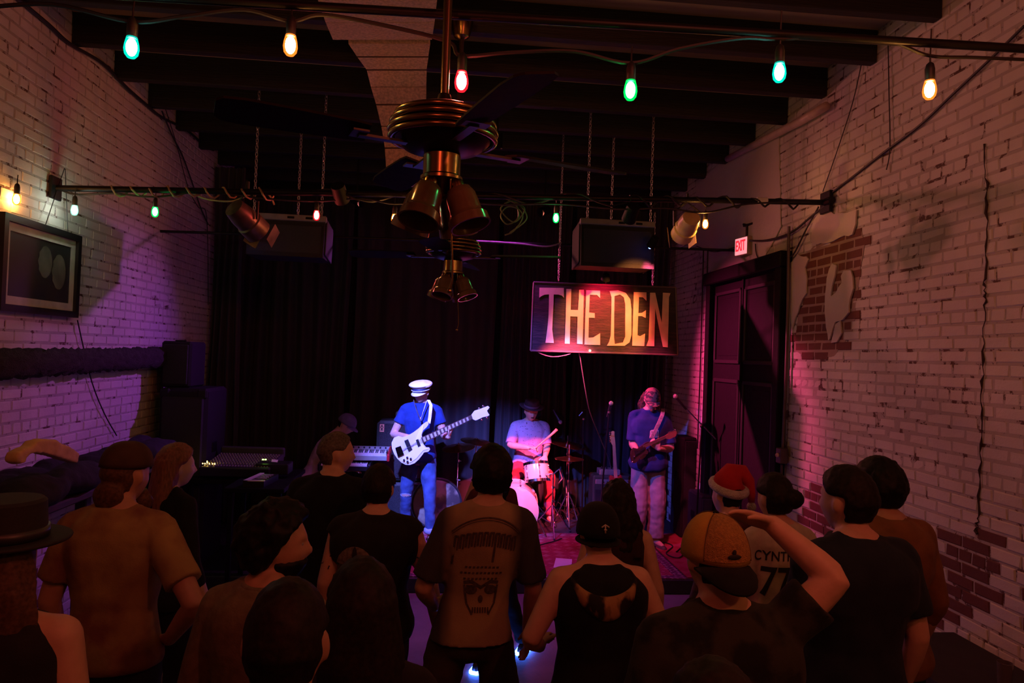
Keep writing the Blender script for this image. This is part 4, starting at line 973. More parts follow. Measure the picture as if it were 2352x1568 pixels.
MB().box((0, 0, (z2-zt)/2), (x1-x0, .42, z2-zt), bev=.02).build('cabinet', CAB, sp); MB().box((0, -.215, (z2-zt)/2), (x1-x0-.05, .02, z2-zt-.06), bev=.008).build('grille', GRILLE, sp)
MB().box((0, -.1, z2-zt+.006), (.1, .03, .012), bev=.004).build('handle', IRON, sp)
# ledge with coats
lg = empty('wall_ledge', (XL+.22, 5.4, 0), 'dark wooden drink ledge along the left wall under a heap of coats', 'ledge')
MB().box((0, 0, 1.16), (.42, 3.3, .05), bev=.01).build('top', mat('dark_wood', (.04, .025, .02), .5, stretch=(3, .4, 1)), lg)
for y in (-1.4, 0, 1.4): MB().box((.05, y, .57), (.08, .08, 1.13), bev=.008).build('leg', MATS['dark_wood'], lg)
def heap(name, c, d, m, label, cat, seed):
    B = MB(); rs = random.Random(seed)
    for i in range(9): B.ball((rs.uniform(-.5, .5)*d[0]*.8, rs.uniform(-.5, .5)*d[1]*.9, d[2]*(.35+.15*rs.random())), (d[0]*rs.uniform(.25, .4), d[1]*rs.uniform(.22, .34), d[2]*rs.uniform(.32, .5)), 14, 10)
    o = solid(B, .016, 3, m, name, None, .014, 9); o.location = c; return tag(o, label, cat)
heap('folded_coat', (XL+.27, 4.95, 1.20), (.4, .9, .22), cloth_c := mat('black_coat', (.012, .011, .013), .85, bump=.2), 'black coat heaped on the ledge under the yellow cloth', 'coat', 1)
heap('folded_coat', (XL+.27, 6.05, 1.20), (.4, .9, .22), MATS['black_coat'], 'black coat heaped on the ledge behind the man in tie-dye', 'coat', 2)
Yc = mat('yellow_cloth', (.62, .40, .17), .85, bump=.1, scale=9); B = MB()
cl_ = [PX(x, y, XL+.44) for x, y in ((9, 1050), (14, 1038), (28, 1029), (45, 1025), (56, 1012), (72, 1007), (95, 1008), (118, 1016), (140, 1028), (160, 1040), (152, 1063), (128, 1055), (100, 1047), (72, 1040), (50, 1040), (36, 1047), (30, 1060), (20, 1066), (11, 1060))]
B.slab([cl_], (1, 0, 0), .07); tag(solid(B, .010, 5, Yc, 'folded_cloth', None, .006, 14), 'mustard yellow garment folded on top of the black coats at far left', 'clothing')
# covered table at the right wall
tb = empty('covered_table', (2.63, 3.0, 0), 'low table under a black cloth along the right wall in the lower right corner', 'table')
B = MB(); rg = []
for i, (z, e) in enumerate(((.0, .07), (.25, .05), (.5, .025), (.70, .005), (.735, 0), (.74, -.03))):
    rg.append([(sx+e*math.copysign(1, sx)*(1+.5*sin(9*a)), sy+e*math.copysign(1, sy)*(1+.5*sin(11*a)), z) for a in [2*pi*j/64 for j in range(64)] for sx, sy in [(max(-.27, min(.27, .45*cos(a))), max(-.85, min(.85, 1.3*sin(a))))]])
B.rings(rg); B.build('cloth', mat('black_table_cloth', (.016, .014, .016), .8), tb, 50)
MB().box((0, 0, .37), (.5, 1.55, .72)).build('frame', MATS['dark_wood'], tb)
for (y, h_) in ((-.2, .1), (.1, .1)):
    g_ = tag(MB().lathe([(.001, 0), (.03, 0), (.034, h_), (.031, h_), (.027, .012)], 16, Matrix.Translation((2.66+.1*y, 3.1+y, .742))).build('drinking_glass', mat('dark_glass', (.12, .1, .12), .08, spec=.8), None, 50), ('nearer' if y < 0 else 'further')+' small tumbler on the black covered table at right', 'glass')
# ------------------------------------------------------------------ band gear
ST = .14
def poly(L, Y, ox=0, oy=0, k=1.0): return [P(ox+x/k, oy+y/k, Y) for x, y in L]
ZB_ = lambda L, Y: poly(L, Y, 800, 820, 3.484)          # traced outlines, set down at their own distance
ZG_ = lambda L, Y: poly(L, Y, 1300, 850, 3.485)
def loc(L, o): return [v-o for v in L]
WHITE_L = mat('cream_lacquer', (.70, .68, .66), .25, var=.05, coat=.5); PLATE = mat('white_plastic', (.82, .82, .82), .3, var=.03)
BLKP = mat('black_plastic', (.015, .015, .017), .35); MAPLE = mat('fretboard_wood', (.10, .055, .035), .4); PEARL = mat('pearl_inlay', (.75, .74, .72), .25)
# --- bass guitar of the left player
Yg = 7.76
bg = empty('bass_guitar', tuple(ZB_([(500, 740)], Yg)[0]), 'white electric bass guitar with white pickguard held by the man in the captain cap', 'guitar'); o = Vector(bg.location)
body = [(640, 516), (622, 518), (596, 536), (560, 572), (520, 602), (470, 632), (432, 640), (400, 631), (365, 645), (346, 686), (350, 730), (368, 776), (392, 812), (424, 842), (458, 860), (492, 862), (530, 848), (566, 816), (592, 782), (606, 762), (640, 756), (655, 738), (648, 724), (622, 722), (604, 700), (592, 664), (588, 620), (600, 584), (626, 560), (642, 538)]
MB().slab([loc(ZB_(body, Yg), o)], (0, 1, 0), .04).build('body', WHITE_L, bg)
MB().slab([loc(ZB_([(596, 545), (604, 548), (592, 600), (584, 622), (580, 660), (595, 700), (612, 725), (640, 735), (600, 745), (575, 775), (545, 810), (500, 842), (455, 846), (425, 828), (440, 800), (490, 770), (520, 720), (545, 640), (565, 590)], Yg-.003), o)], (0, -1, 0), .003).build('pickguard', PLATE, bg)
for L in ([(448, 668), (478, 655), (512, 738), (482, 752)], [(540, 662), (560, 654), (580, 706), (558, 716)]): MB().slab([loc(ZB_(L, Yg-.006), o)], (0, -1, 0), .008).build('pickup', BLKP, bg)
MB().slab([loc(ZB_([(376, 724), (420, 708), (446, 776), (398, 796)], Yg-.006), o)], (0, -1, 0), .012).build('bridge', CHROME, bg)
for (x, y) in ((446, 822), (472, 802), (474, 834), (500, 812)): MB().lathe([(.011, 0), (.012, .004), (.010, .018), (.001, .019)], 14, M4(frame((0, -1, 0)), ZB_([(x, y)], Yg-.004)[0]-o)).build('knob', BLKP, bg, 40)
MB().slab([loc(ZB_([(582, 644), (985, 462), (996, 494), (598, 690)], Yg-.004), o)], (0, 1, 0), .022).build('neck', MAPLE, bg)
n0, n1, m0, m1 = (582, 644), (985, 462), (598, 690), (996, 494); L_ = lambda a, b, t: (a[0]+(b[0]-a[0])*t, a[1]+(b[1]-a[1])*t)
for i in range(13):
    t0 = .03+.072*i; t1 = t0+.040*(1-.2*i/13); q = [L_(n0, n1, t0), L_(n0, n1, t1), L_(m0, m1, t1), L_(m0, m1, t0)]
    ins = lambda a, b: L_(a, b, .12)
    q = [ins(q[0], q[3]), ins(q[1], q[2]), ins(q[2], q[1]), ins(q[3], q[0])]
    MB().slab([loc(ZB_(q, Yg-.0045), o)], (0, -1, 0), .001).build('fret_inlay', PEARL, bg)
MB().slab([loc(ZB_([(982, 466), (1000, 440), (1010, 428), (1050, 416), (1118, 390), (1130, 402), (1118, 418), (1110, 428), (1120, 448), (1130, 462), (1120, 470), (1076, 480), (1035, 500), (1018, 506), (996, 496)], Yg), o)], (0, 1, 0), .018).build('headstock', WHITE_L, bg)
for (x, y) in ((1046, 408), (1078, 390), (1066, 500), (1110, 484)): MB().ball(ZB_([(x, y)], Yg+.005)[0]-o, (.014, .010, .011)).build('tuning_peg', CHROME, bg, True)
q = MB()
for i in range(4):
    f_ = .2+.2*i; q.tube([ZB_([(385+52*f_*.3+12*i, 790-70*f_)], Yg-.016)[0]-o, ZB_([L_(n0, m0, f_)], Yg-.010)[0]-o, ZB_([L_(n1, m1, f_)], Yg-.010)[0]-o], .0012, 4)
q.build('strings', STEEL, bg)
# --- bassist
BLU = cloth('blue_tee', (.014, .035, .15)); JEAN = cloth('blue_jeans', (.05, .09, .22), .4, scale=9)
def wp(x, y, Y): return P(x, y, Y)
b0 = PZ(975, 1238, ST); b0 = Vector((b0.x-.09, 8.02, ST))
p = person(tuple(b0), pi-.06, 1.755, .96, 'fair', 'man in white captain cap and blue T-shirt playing a white bass on the stage',
   arms={'R': dict(world=1, el=P(903, 998, 8.02), wr=P(934, 1002, 7.80), d=(.75, -.25, -.45), pn=(.1, .9, -.3), ts=(.3, -.4, .6), curl=32), 'L': dict(world=1, el=P(1020, 1000, 7.98), wr=P(1030, 1003, 7.80), d=(.30, .10, .75), pn=(-.4, .1, .5), ts=(-.3, -.8, .2), curl=48)},
   legs={'R': dict(hip=(.09, 0, .9), kn=(.13, -.02, .49), an=(.14, -.16, .085), toe=(.35, 1, 0)), 'L': dict(hip=(-.09, 0, .9), kn=(-.14, .08, .48), an=(-.16, .06, .085), toe=(-.3, 1, 0))},
   shirt=BLU, sleeve=.55, trousers=(JEAN, -.004), shoes=mat('dark_boots', (.03, .025, .025), .5), hair=(HD, 'crew', 'hat'), hyaw=-.40, hpitch=-.24, face=True, vox=.0075, shoulder=1.04)
bassist = p
B = dome(.128, .138, .035, .092, .95, 30, 6); B.lathe([(.100, .062), (.118, .075), (.130, .092)], 30); WC = cloth('white_canvas', (.80, .80, .82)); c_ = wear(p, 'cap_crown', B, WC)
B = MB(); B.lathe([(.090, .02), (.097, .022), (.101, .064), (.095, .066)], 32); B.v = [(x*.97, y*1.14, z) for x, y, z in B.v]; wear(p, 'cap_band', B, mat('navy_band', (.02, .025, .08), .5))
B = MB(); B.torus((0, 0, .040), .100, .004, 32, 6, None, 1.14); wear(p, 'cap_cord', B, WC)
wear(p, 'cap_visor', visor(.098, .055, 1.0, .028, .03, 1), WC)
for k in 'RL':                                # rolled cuffs
    l = p.LG[k]; q = MB(); c = l['an']+Vector((0, 0, .045)); q.torus(c, .062, .016, 20, 8, Matrix.Diagonal((1, 1, 2.0))); q.build('trouser_cuff', cloth('pale_denim', (.30, .34, .44)), p.root, True)
q = MB(); inv = p.root.matrix_basis.inverted(); S_ = lambda L: [inv@v for v in L]
q = MB(); stp = S_([P(984, 918, 7.86), P(990, 930, 7.83), P(988, 952, 7.82), P(985, 972, 7.82)]); rg = [[c+Vector((.017, 0, 0)), c+Vector((.017, .005, 0)), c+Vector((-.017, .005, 0)), c+Vector((-.017, 0, 0))] for c in stp]; q.rings(rg); q.build('strap', WC, p.root)
q = MB(); q.tube(S_(smooth([P(950, 918, 7.86), P(958, 945, 7.845), P(966, 960, 7.84), P(972, 945, 7.845), P(980, 920, 7.86)], 4)), .005, 6); q.ball(inv@P(966, 962, 7.83), (.012, .008, .02)); q.build('necklace', STEEL, p.root)
decal(p, p.trousers, [disc(.13*p.s, .50*p.s, .062, .022, 14, 3)], MATS['pale_denim'], 'torn_knee', .006, 1)
decal(p, p.trousers, [disc(.13*p.s, .50*p.s, .045, .012, 12, 2)], mat('knee_skin', (.5, .32, .25), .6), 'bare_knee', .010, 1)

# --- drum kit
LAC = mat('pale_drum_lacquer', (.62, .44, .32), .25, var=.06, coat=.6); HEADM = mat('drum_head', (.80, .74, .74), .5, var=.04)
def drum(name, c, ax, r, L, label, lugs=6, hoopm=CHROME, port=False, parent=None):
    R = frame(ax); rt = parent or empty(name, tuple(c), label, 'drum'); M = M4(R, (0, 0, 0))
    MB().lathe([(r*.98, -L/2), (r, -L/2+.01), (r, L/2-.01), (r*.98, L/2)], 36, M).build('shell', LAC, rt, 40)
    for s in (-1, 1):
        MB().lathe([(.001, s*(L/2+.004)), (r*.96, s*(L/2+.003)), (r*.985, s*(L/2-.01))], 36, M).build('drum_head', HEADM, rt, 40)
        MB().lathe([(r*.985, s*(L/2-.022)), (r*1.035, s*(L/2-.02)), (r*1.04, s*(L/2+.012)), (r*.985, s*(L/2+.012))], 36, M).build('hoop', hoopm, rt, 40)
    for k in range(lugs):
        a = 2*pi*(k+.3)/lugs; q = MB()
        for s in (-1, 1): q.ball(M@Vector((r*1.02*cos(a), r*1.02*sin(a), s*L*.30)), .014, 10, 6)
        q.tube([M@Vector((r*1.035*cos(a), r*1.035*sin(a), -L*.5)), M@Vector((r*1.035*cos(a), r*1.035*sin(a), L*.5))], .0035, 6); q.build('lug', CHROME, rt, True)
    if port: MB().lathe([(.001, -L/2-.009), (.05, -L/2-.009), (.055, -L/2-.004)], 20, M @ Matrix.Translation((.16, .02, 0))).build('port_ring', BLKP, rt)
    return rt
kc = P(1180, 1174, 8.45); kc.z = ST+.30
bd = drum('bass_drum', kc, (.10, 1, .03), .275, .42, 'large pale bass drum with pink lit head and dark round port', 8, LAC, True)
for s in (-1, 1): MB().tube([(s*.25, -.12, -.08), (s*.36, -.24, -.295)], .008, 8).build('spur', CHROME, bd)
tm_ = drum('rack_tom', P(1233, 1085, 8.62), (-.10, .32, 1), .150, .215, 'pale rack tom drum with chrome lugs in front of the drummer', 6)
drum('rack_tom', P(1148, 1098, 8.86), (.15, .32, 1), .135, .20, 'pale rack tom drum half hidden behind the tall man in the tan T-shirt', 6)
def stand(top, base_z, label, name='cymbal_stand', splay=.30, legs=3):
    top = Vector(top); r = empty(name, (top.x, top.y, base_z), label, 'stand'); h = top.z-base_z
    MB().tube([(0, 0, .10), (0, 0, h*.55)], .012, 8).build('lower_tube', CHROME, r, 40); MB().tube([(0, 0, h*.55), (0, 0, h)], .008, 8).build('upper_tube', CHROME, r, 40)
    for z in (h*.55, h*.78): 
        q = MB(); q.lathe([(.013, -.018), (.017, -.014), (.017, .014), (.013, .018)], 12, Matrix.Translation((0, 0, z))); q.box((.022, 0, z), (.03, .008, .014), None, .003); q.build('clamp', CHROME, r, 40)
    for k in range(legs):
        a = 2*pi*k/legs+.5; q = MB(); q.tube([(0, 0, min(.42, h*.5)), (cos(a)*splay, sin(a)*splay, .012)], .008, 6); q.tube([(0, 0, .14), (cos(a)*splay*.55, sin(a)*splay*.55, .19)], .006, 6); q.build('leg', CHROME, r)
        MB().ball((cos(a)*splay, sin(a)*splay, .014), .014, 8, 6).build('rubber_foot', RUBBER, r)
    return r
CYM = mat('bronze_cymbal', (.48, .27, .10), .28, metal=1, var=.2, scale=30, stretch=(1, 1, 1))
def cymbal(c, r, n, label, group=None):
    return tag(MB().lathe([(.006, .028), (.02, .027), (.042, .014), (.06, .008), (r*.6, .002), (r, -.012), (r, -.014), (r*.6, 0), (.06, .006), (.02, .024), (.006, .026)], 40, M4(frame(n), c)).build('cymbal', CYM, None, 40), label, 'cymbal')
c = P(1304, 1018, 9.25); cymbal(c, .25, (.16, -.10, 1), 'bronze crash cymbal tilted above the hi-hats right of the drummer'); stand(c+Vector((.0, .0, .10)), ST, 'chrome stand that carries the tilted crash cymbal right of the drummer', splay=.2)
c = P(1304, 1051, 8.82); c.x += .02
cymbal(c, .18, (0, 0, 1), 'upper of the two hi-hat cymbals right of the rack tom'); cymbal(c-Vector((0, 0, .03)), .18, (0, 0, -1), 'lower of the two hi-hat cymbals right of the rack tom'); stand(c+Vector((0, .0, .16)), ST, 'chrome hi-hat stand with foot pedal right of the rack tom', 'hi_hat_stand', .18)
c = P(1053, 1026, 8.75); cymbal(c, .20, (-.12, -.15, 1), 'bronze cymbal beside the left knee of the bass player'); stand(c+Vector((0, 0, .05)), ST, 'chrome cymbal stand right of the bass player', splay=.18)
c = P(1094, 1012, 9.1); cymbal(c, .20, (.12, -.12, 1), 'bronze cymbal partly behind the head of the tall man in the tan T-shirt'); stand(c+Vector((0, 0, .04)), ST, 'chrome cymbal stand hidden behind the tall man in the tan T-shirt', splay=.18)
c = P(1271, 1088, 8.35); r_ = stand(c, ST, 'chrome tom stand with crooked arm right of the bass drum', 'tom_stand', .28)
q = MB(); o = Vector(r_.location); q.tube([c-o, c-o+Vector((.07, 0, .06)), c-o+Vector((.11, .0, -.05)), c-o+Vector((.07, .02, -.12))], .010, 8); q.tube([c-o, P(1252, 1090, 8.5)-o], .012, 8); q.build('tom_arm', CHROME, r_, 40)
pd = empty('drum_throne', tuple(P(1215, 1060, 9.25)), 'round black drum throne under the drummer', 'stool'); pd.location.z = ST; pd.location.y = 9.42; h = .5
MB().lathe([(.001, h), (.16, h-.005), (.17, h-.03), (.165, h-.07), (.05, h-.08)], 28).build('seat', BLKP, pd, 40); MB().tube([(0, 0, .12), (0, 0, h-.07)], .014, 8).build('post', CHROME, pd)
for k in range(3): a = 2*pi*k/3; MB().tube([(0, 0, .3), (.24*cos(a), .24*sin(a), .012)], .010, 6).build('leg', CHROME, pd)

# --- drummer
VIO = cloth('dotted_mauve_shirt', (.38, .27, .40), col2=(.16, .10, .18), thr=(.62, .66), scale=55)
d0 = P(1216, 1060, 9.12); hz = .93
dx = .14
p = person((d0.x+.01, 9.32, ST), pi, 1.86, 1.05, 'fair', 'drummer in brown hat and dotted mauve shirt seated behind the kit holding a stick', dz=-.33, lean=.10,
   arms={'R': dict(world=1, el=P(1172, 1022, 9.12), wr=P(1214, 1028, 8.92), d=(.95, -.1, .05), pn=(.1, -.2, -1), ts=(.3, -.9, .2), curl=52), 'L': dict(world=1, el=P(1257, 1024, 9.18), wr=P(1252, 1048, 8.95), d=(-.15, -.6, -.5), pn=(-.2, .2, -1), ts=(-.9, 0, .2), curl=50)},
   legs={k: dict(hip=(s*.09, 0, .93), kn=(s*.20, .43, .55), an=(s*.22, .40, .085), toe=(s*.2, 1, 0)) for k, s in (('R', 1), ('L', -1))},
   shirt=VIO, sleeve=.92, trousers=(cloth('crimson_trousers', (.26, .03, .05)), 0), shoes=SHOE, hair=(HD, 'short', 'hat'), hyaw=.12, hpitch=-.26, face=True, vox=.0075, shoulder=1.06)
BRH = mat('brown_felt', (.075, .045, .05), .85, bump=.1)
B = MB(); B.lathe([(.001, .138), (.05, .142), (.078, .140), (.086, .128), (.096, .05)], 32); B.v = [(x, y*1.15, z-.015*math.exp(-(x/.02)**2)*(z > .12)) for x, y, z in B.v]; wear(p, 'hat_crown', B, BRH)
B = MB(); B.lathe([(.094, .05), (.13, .048), (.150, .056), (.152, .060), (.13, .054), (.094, .058)], 36); B.v = [(x, y*1.10, z+.014*(abs(x)/.15)**2) for x, y, z in B.v]; wear(p, 'hat_brim', B, BRH)
B = MB(); B.lathe([(.0965, .056), (.099, .056), (.096, .086), (.093, .086)], 32); B.v = [(x, y*1.15, z) for x, y, z in B.v]; wear(p, 'hat_band', B, mat('mauve_ribbon', (.16, .10, .14), .6))
B = MB(); m_ = [headpt(Vector((x, .93, z)).normalized())+Vector((0, .004, 0)) for x, z in ((-.28, -.50), (-.14, -.44), (0, -.43), (.14, -.44), (.28, -.50))]; B.tube(m_, [.004, .006, .006, .006, .004], 8); wear(p, 'moustache', B, HD)
for sg in (-1, 1):
    q = MB(); a, b, c2 = p.T((sg*.02, .09, 1.36)), p.T((sg*.085, .055, 1.43)), p.T((sg*.06, .0, 1.47)); q.slab([[p.T((sg*.015, .105, 1.36)), p.T((sg*.07, .09, 1.41)), p.T((sg*.08, .02, 1.49)), p.T((sg*.05, .065, 1.485))]], (0, 1, .3), .008); q.build('collar', mat('dark_collar', (.05, .03, .06), .8), p.root)
st_ = tag(MB().tube([P(1226, 1032, 8.87), P(1240, 1020, 8.83), P(1264, 1000, 8.76), P(1279, 986, 8.72)], [.010, .011, .014, .019], 10).build('drum_stick', mat('stick_wood', (.55, .38, .25), .5), None, 40), 'pale brush stick raised in the right hand of the drummer', 'drumstick')

# --- guitarist on the right
g0 = Vector((P(1488, 1100, 7.86).x, 7.86, ST))
p = person(tuple(g0), pi+.10, 1.765, 1.12, 'fair', 'man in camouflage cap, blue T-shirt and loose trousers playing a dark guitar', hgt=None,
   arms={'R': dict(world=1, el=P(1453, 1020, 7.86), wr=P(1462, 1032, 7.66), d=(.6, -.1, -.6), pn=(.1, .95, -.2), ts=(.5, -.3, .6), curl=35), 'L': dict(world=1, el=P(1540, 1030, 7.82), wr=P(1513, 1030, 7.66), d=(-.55, -.1, .45), pn=(-.2, .5, .6), ts=(-.2, -.8, .2), curl=48)},
   shirt=cloth('royal_blue_tee', (.022, .038, .15)), sleeve=.85, trousers=(cloth('faded_loose_trousers', (.30, .25, .28)), .026), shoes=mat('brown_boots', (.08, .05, .05), .6), hair=(HM_, 'longcurl', .20, 'hat'), hyaw=-.15, hpitch=-.36, face=True, vox=.0075, hem=.80, shoulder=1.1)
CAMC = cloth('camouflage_cap', (.30, .14, .12), col2=(.06, .05, .05), thr=(.46, .54), scale=26)
wear(p, 'cap', dome(.094, .115, .120, .010), CAMC); wear(p, 'cap_brim', visor(.104, .070, 1.0, .02, .03, 1), CAMC)
B = MB(); q_ = [headpt(Vector((x, .8, z)).normalized())+Vector((0, .006, -.01)) for x, z in ((-.3, -.75), (0, -.9), (.3, -.75))]; B.tube(q_, [.014, .024, .014], 10); wear(p, 'beard', B, HM_)
decalm = mat('pale_shirt_print', (.62, .52, .54), .8, var=.3, scale=60)
decal(p, p.shirt, [([(-.05, 1.22*p.s), (.055, 1.21*p.s), (.05, 1.29*p.s), (.03, 1.30*p.s), (-.045, 1.30*p.s)], [(0, 1, 2, 3, 4)])], decalm, 'shirt_print', .006, 1)
decal(p, p.shirt, [strip([(x, 1.235*p.s), (x+.006, 1.285*p.s)], .007) for x in (-.035, -.015, .005, .025)], mat('print_ink', (.08, .05, .08), .8), 'print_strokes', .009, 1)
inv = p.root.matrix_basis.inverted(); S_ = lambda L: [inv@v for v in L]
q = MB(); c_ = S_(smooth([P(1523, 938, 7.82), P(1520, 955, 7.70), P(1508, 982, 7.66), P(1496, 1006, 7.66)], 4)); rg = [[c+Vector((.022, 0, 0)), c+Vector((.022, .006, 0)), c+Vector((-.022, .006, 0)), c+Vector((-.022, 0, 0))] for c in c_]; q.rings(rg); q.build('guitar_strap', cloth('woven_strap', (.34, .24, .27), .4, scale=50), p.root)
Yq = 7.615
eg = empty('electric_guitar', tuple(P(1478, 1042, Yq)), 'dark brown electric guitar held high by the man in the camouflage cap', 'guitar'); o = Vector(eg.location)
MB().slab([loc(ZG_([(520, 700), (524, 650), (545, 622), (575, 628), (598, 612), (640, 580), (668, 572), (664, 596), (644, 612), (640, 632), (660, 652), (652, 672), (626, 672), (600, 690), (580, 720), (556, 744), (532, 742)], Yq), o)], (0, 1, 0), .042).build('body', mat('dark_brown_lacquer', (.045, .018, .016), .22, coat=.6), eg)
MB().slab([loc(ZG_([(545, 640), (585, 640), (630, 612), (636, 634), (600, 664), (560, 690)], Yq-.003), o)], (0, -1, 0), .003).build('pickguard', mat('dark_plate', (.02, .012, .014), .25), eg)
MB().slab([loc(ZG_([(614, 602), (796, 524), (800, 546), (622, 626)], Yq-.003), o)], (0, 1, 0), .02).build('neck', MAPLE, eg)
MB().slab([loc(ZG_([(794, 524), (830, 500), (880, 484), (888, 498), (880, 528), (830, 552), (800, 547)], Yq), o)], (0, 1, 0), .016).build('headstock', mat('walnut_lacquer', (.20, .08, .05), .3, coat=.4), eg)
for i in range(6): MB().ball(ZG_([(820+i*11, 497-i*4)], Yq-.002)[0]-o, .007, 8, 6).build('tuning_peg', CHROME, eg, True)
for L in ([(556, 668), (590, 650), (594, 658), (560, 678)], [(596, 640), (626, 622), (630, 630), (600, 650)]): MB().slab([loc(ZG_(L, Yq-.006), o)], (0, -1, 0), .006).build('pickup', BLKP, eg)
for (x, y) in ((548, 690), (534, 734)): MB().ball(ZG_([(x, y)], Yq-.01)[0]-o, .010).build('knob', CHROME, eg, True)

# --- keyboard player, bent over from the left
k0 = P(712, 1060, 8.5)
p = person((k0.x+.02, 8.55, ST), -pi/2-.2, 1.72, 1.05, 'fair', 'keyboard player in cap and lilac shirt bent forward over the red ended keyboard', dz=-.36, lean=.42, legs={k: dict(hip=(s*.09, 0, .93), kn=(s*.16, .42, .55), an=(s*.17, .34, .085), toe=(s*.1, 1, 0)) for k, s in (('R', 1), ('L', -1))},
   arms={'R': dict(el=(.27, .20, 1.15), wr=(.16, .44, 1.10), d=(-.1, 1, -.1), pn=(0, 0, -1), ts=(-1, 0, 0), curl=22), 'L': dict(el=(-.27, .20, 1.15), wr=(-.16, .44, 1.10), d=(.1, 1, -.1), pn=(0, 0, -1), ts=(1, 0, 0), curl=22)},
   shirt=cloth('lilac_shirt', (.46, .34, .48)), sleeve=1.5, trousers=(BLKJ, 0), shoes=SHOE, hair=(HD, 'short', 'hat'), hpitch=-.5, face=True)
wear(p, 'cap', dome(.094, .116, .120, .010), cloth('grey_blue_cap', (.13, .13, .20))); wear(p, 'cap_brim', visor(.104, .062, 1.0, .02, .03, 1), MATS['grey_blue_cap'])
ks = empty('stool', (k0.x, 8.55, ST), 'black stool under the keyboard player', 'stool'); MB().lathe([(.001, .47), (.16, .465), (.17, .43), (.15, .41)], 24).build('seat', BLKP, ks, 40)
for k in range(4): a = pi/4+pi/2*k; MB().tube([(.1*cos(a), .1*sin(a), .43), (.17*cos(a), .17*sin(a), .0)], .012, 6).build('leg', IRON, ks)
# keyboards
KR = mat('red_lacquer', (.55, .015, .02), .3); KW = mat('ivory_keys', (.78, .76, .70), .3, var=.04); KG = mat('grey_panel', (.30, .31, .26), .4)
def keyboard(x0, x1, y, Y, m_end, m_top, label, depth=.34, n=36):
    a, b = P(x0, y, Y), P(x1, y+1, Y); w = (b-a).length; r = empty('stage_keyboard', tuple((a+b)/2), label, 'keyboard', None, atan2(b.y-a.y, b.x-a.x)); r.rotation_euler = (radians(9), 0, 0)
    MB().box((0, depth/2, -.035), (w-.05, depth, .06), bev=.006).build('case', m_top, r)
    for s in (-1, 1): MB().box((s*(w/2-.012), depth/2, -.03), (.03, depth+.01, .085), bev=.008).build('end_cheek', m_end, r)
    q = MB(); kw = (w-.07)/n
    for i in range(n): q.box((-w/2+.035+kw*(i+.5), .075, .0), (kw*.92, .15, .018))
    o_ = q.build('white_keys', KW, r); o_['kind'] = 'stuff'; q = MB()
    for i in range(n):
        if i % 7 in (0, 1, 3, 4, 5): q.box((-w/2+.035+kw*(i+1), .105, .014), (kw*.55, .095, .014))
    o_ = q.build('black_keys', BLKP, r); o_['kind'] = 'stuff'; MB().box((.06, depth*.74, .0), (w*.8, depth*.4, .012), Rx(.10), .003).build('control_panel', m_top, r)
    for i in range(9): MB().lathe([(.009, 0), (.010, .003), (.008, .018)], 10, Matrix.Translation((-.15+.09*i*w, depth*.74, .006))).build('knob', BLKP, r)
    return r
keyboard(752, 894, 1044, 8.25, KR, KG, 'upper stage keyboard with red ends and white keys beside the bass amplifier')
keyboard(730, 850, 1068, 8.22, BLKP, BLKP, 'lower dark keyboard under the red ended keyboard', .3, 28)
ks_ = empty('keyboard_stand', (P(830, 1060, 8.35).x, 8.38, ST), 'black crossed stand carrying the two keyboards', 'stand'); hk = P(815, 1074, 8.3).z-ST-.07
for s in (-1, 1):
    MB().tube([(-.2, s*.12, 0), (.2, s*.12, hk)], .016, 8).build('leg', IRON, ks_); MB().tube([(.2, s*.12, 0), (-.2, s*.12, hk)], .016, 8).build('leg', IRON, ks_)
for x in (-.2, .2): MB().tube([(x, -.16, hk), (x, .2, hk)], .016, 8).build('cross_bar', IRON, ks_)
# bass amplifier behind the bass player
aY = 8.75; a, b = P(866, 966, aY), P(1002, 966, aY); w = (b-a).x; h = a.z-ST
am = empty('bass_cabinet', ((a.x+b.x)/2, aY+.22, ST), 'tall black bass speaker cabinet with orange badge behind the bass player', 'amplifier')
for (z0, z1) in ((.01, h*.40), (h*.42, h)):
    MB().box((0, 0, (z0+z1)/2), (w, .42, z1-z0), bev=.035).build('cabinet', mat('worn_tolex', (.055, .06, .05), .5, bump=.3, scale=60), am); MB().box((0, -.205, (z0+z1)/2), (w-.05, .02, z1-z0-.06), bev=.008).build('grille', mat('perforated_grille', (.06, .06, .06), .4, metal=.5, bump=.8, scale=160, bscale=160), am)
for x in (-.2, .12): MB().box((x, -.222, h*.41), (.2, .015, .012), bev=.003).build('trim_strip', CHROME, am)
cb = P(877, 983, aY-.01); MB().box((cb.x-am.location.x, -.218, cb.z-ST), (.055, .012, .095), bev=.004).build('badge', mat('orange_badge', (.75, .30, .16), .5), am)
B = MB(); o = Vector((cb.x-am.location.x, -.2255, cb.z-ST)); B.torus(o+Vector((0, 0, .01)), .013, .004, 14, 6, Rx(pi/2)); B.box(o+Vector((0, 0, -.022)), (.03, .004, .006)); B.box(o+Vector((0, 0, .033)), (.012, .004, .012)); B.box(o+Vector((0, 0, -.012)), (.012, .004, .016)); B.build('badge_emblem', BLKP, am)
ah = empty('amplifier_head', ((a.x+b.x)/2+.05, aY+.2, ST+h), 'small amplifier head with carrying handle on top of the tall bass cabinet', 'amplifier')
MB().box((-.02, 0, .055), (.34, .26, .11), bev=.015).build('case', MATS['worn_tolex'], ah); MB().box((-.02, -.132, .055), (.30, .008, .07), bev=.003).build('front_panel', KG, ah)
for i in range(6): MB().ball((-.13+.045*i, -.138, .055), .010, 8, 6).build('knob', CHROME, ah, True)
MB().tube([(-.1, 0, .11), (-.08, 0, .135), (.05, 0, .135), (.07, 0, .11)], .009, 8).build('handle', BLKP, ah)
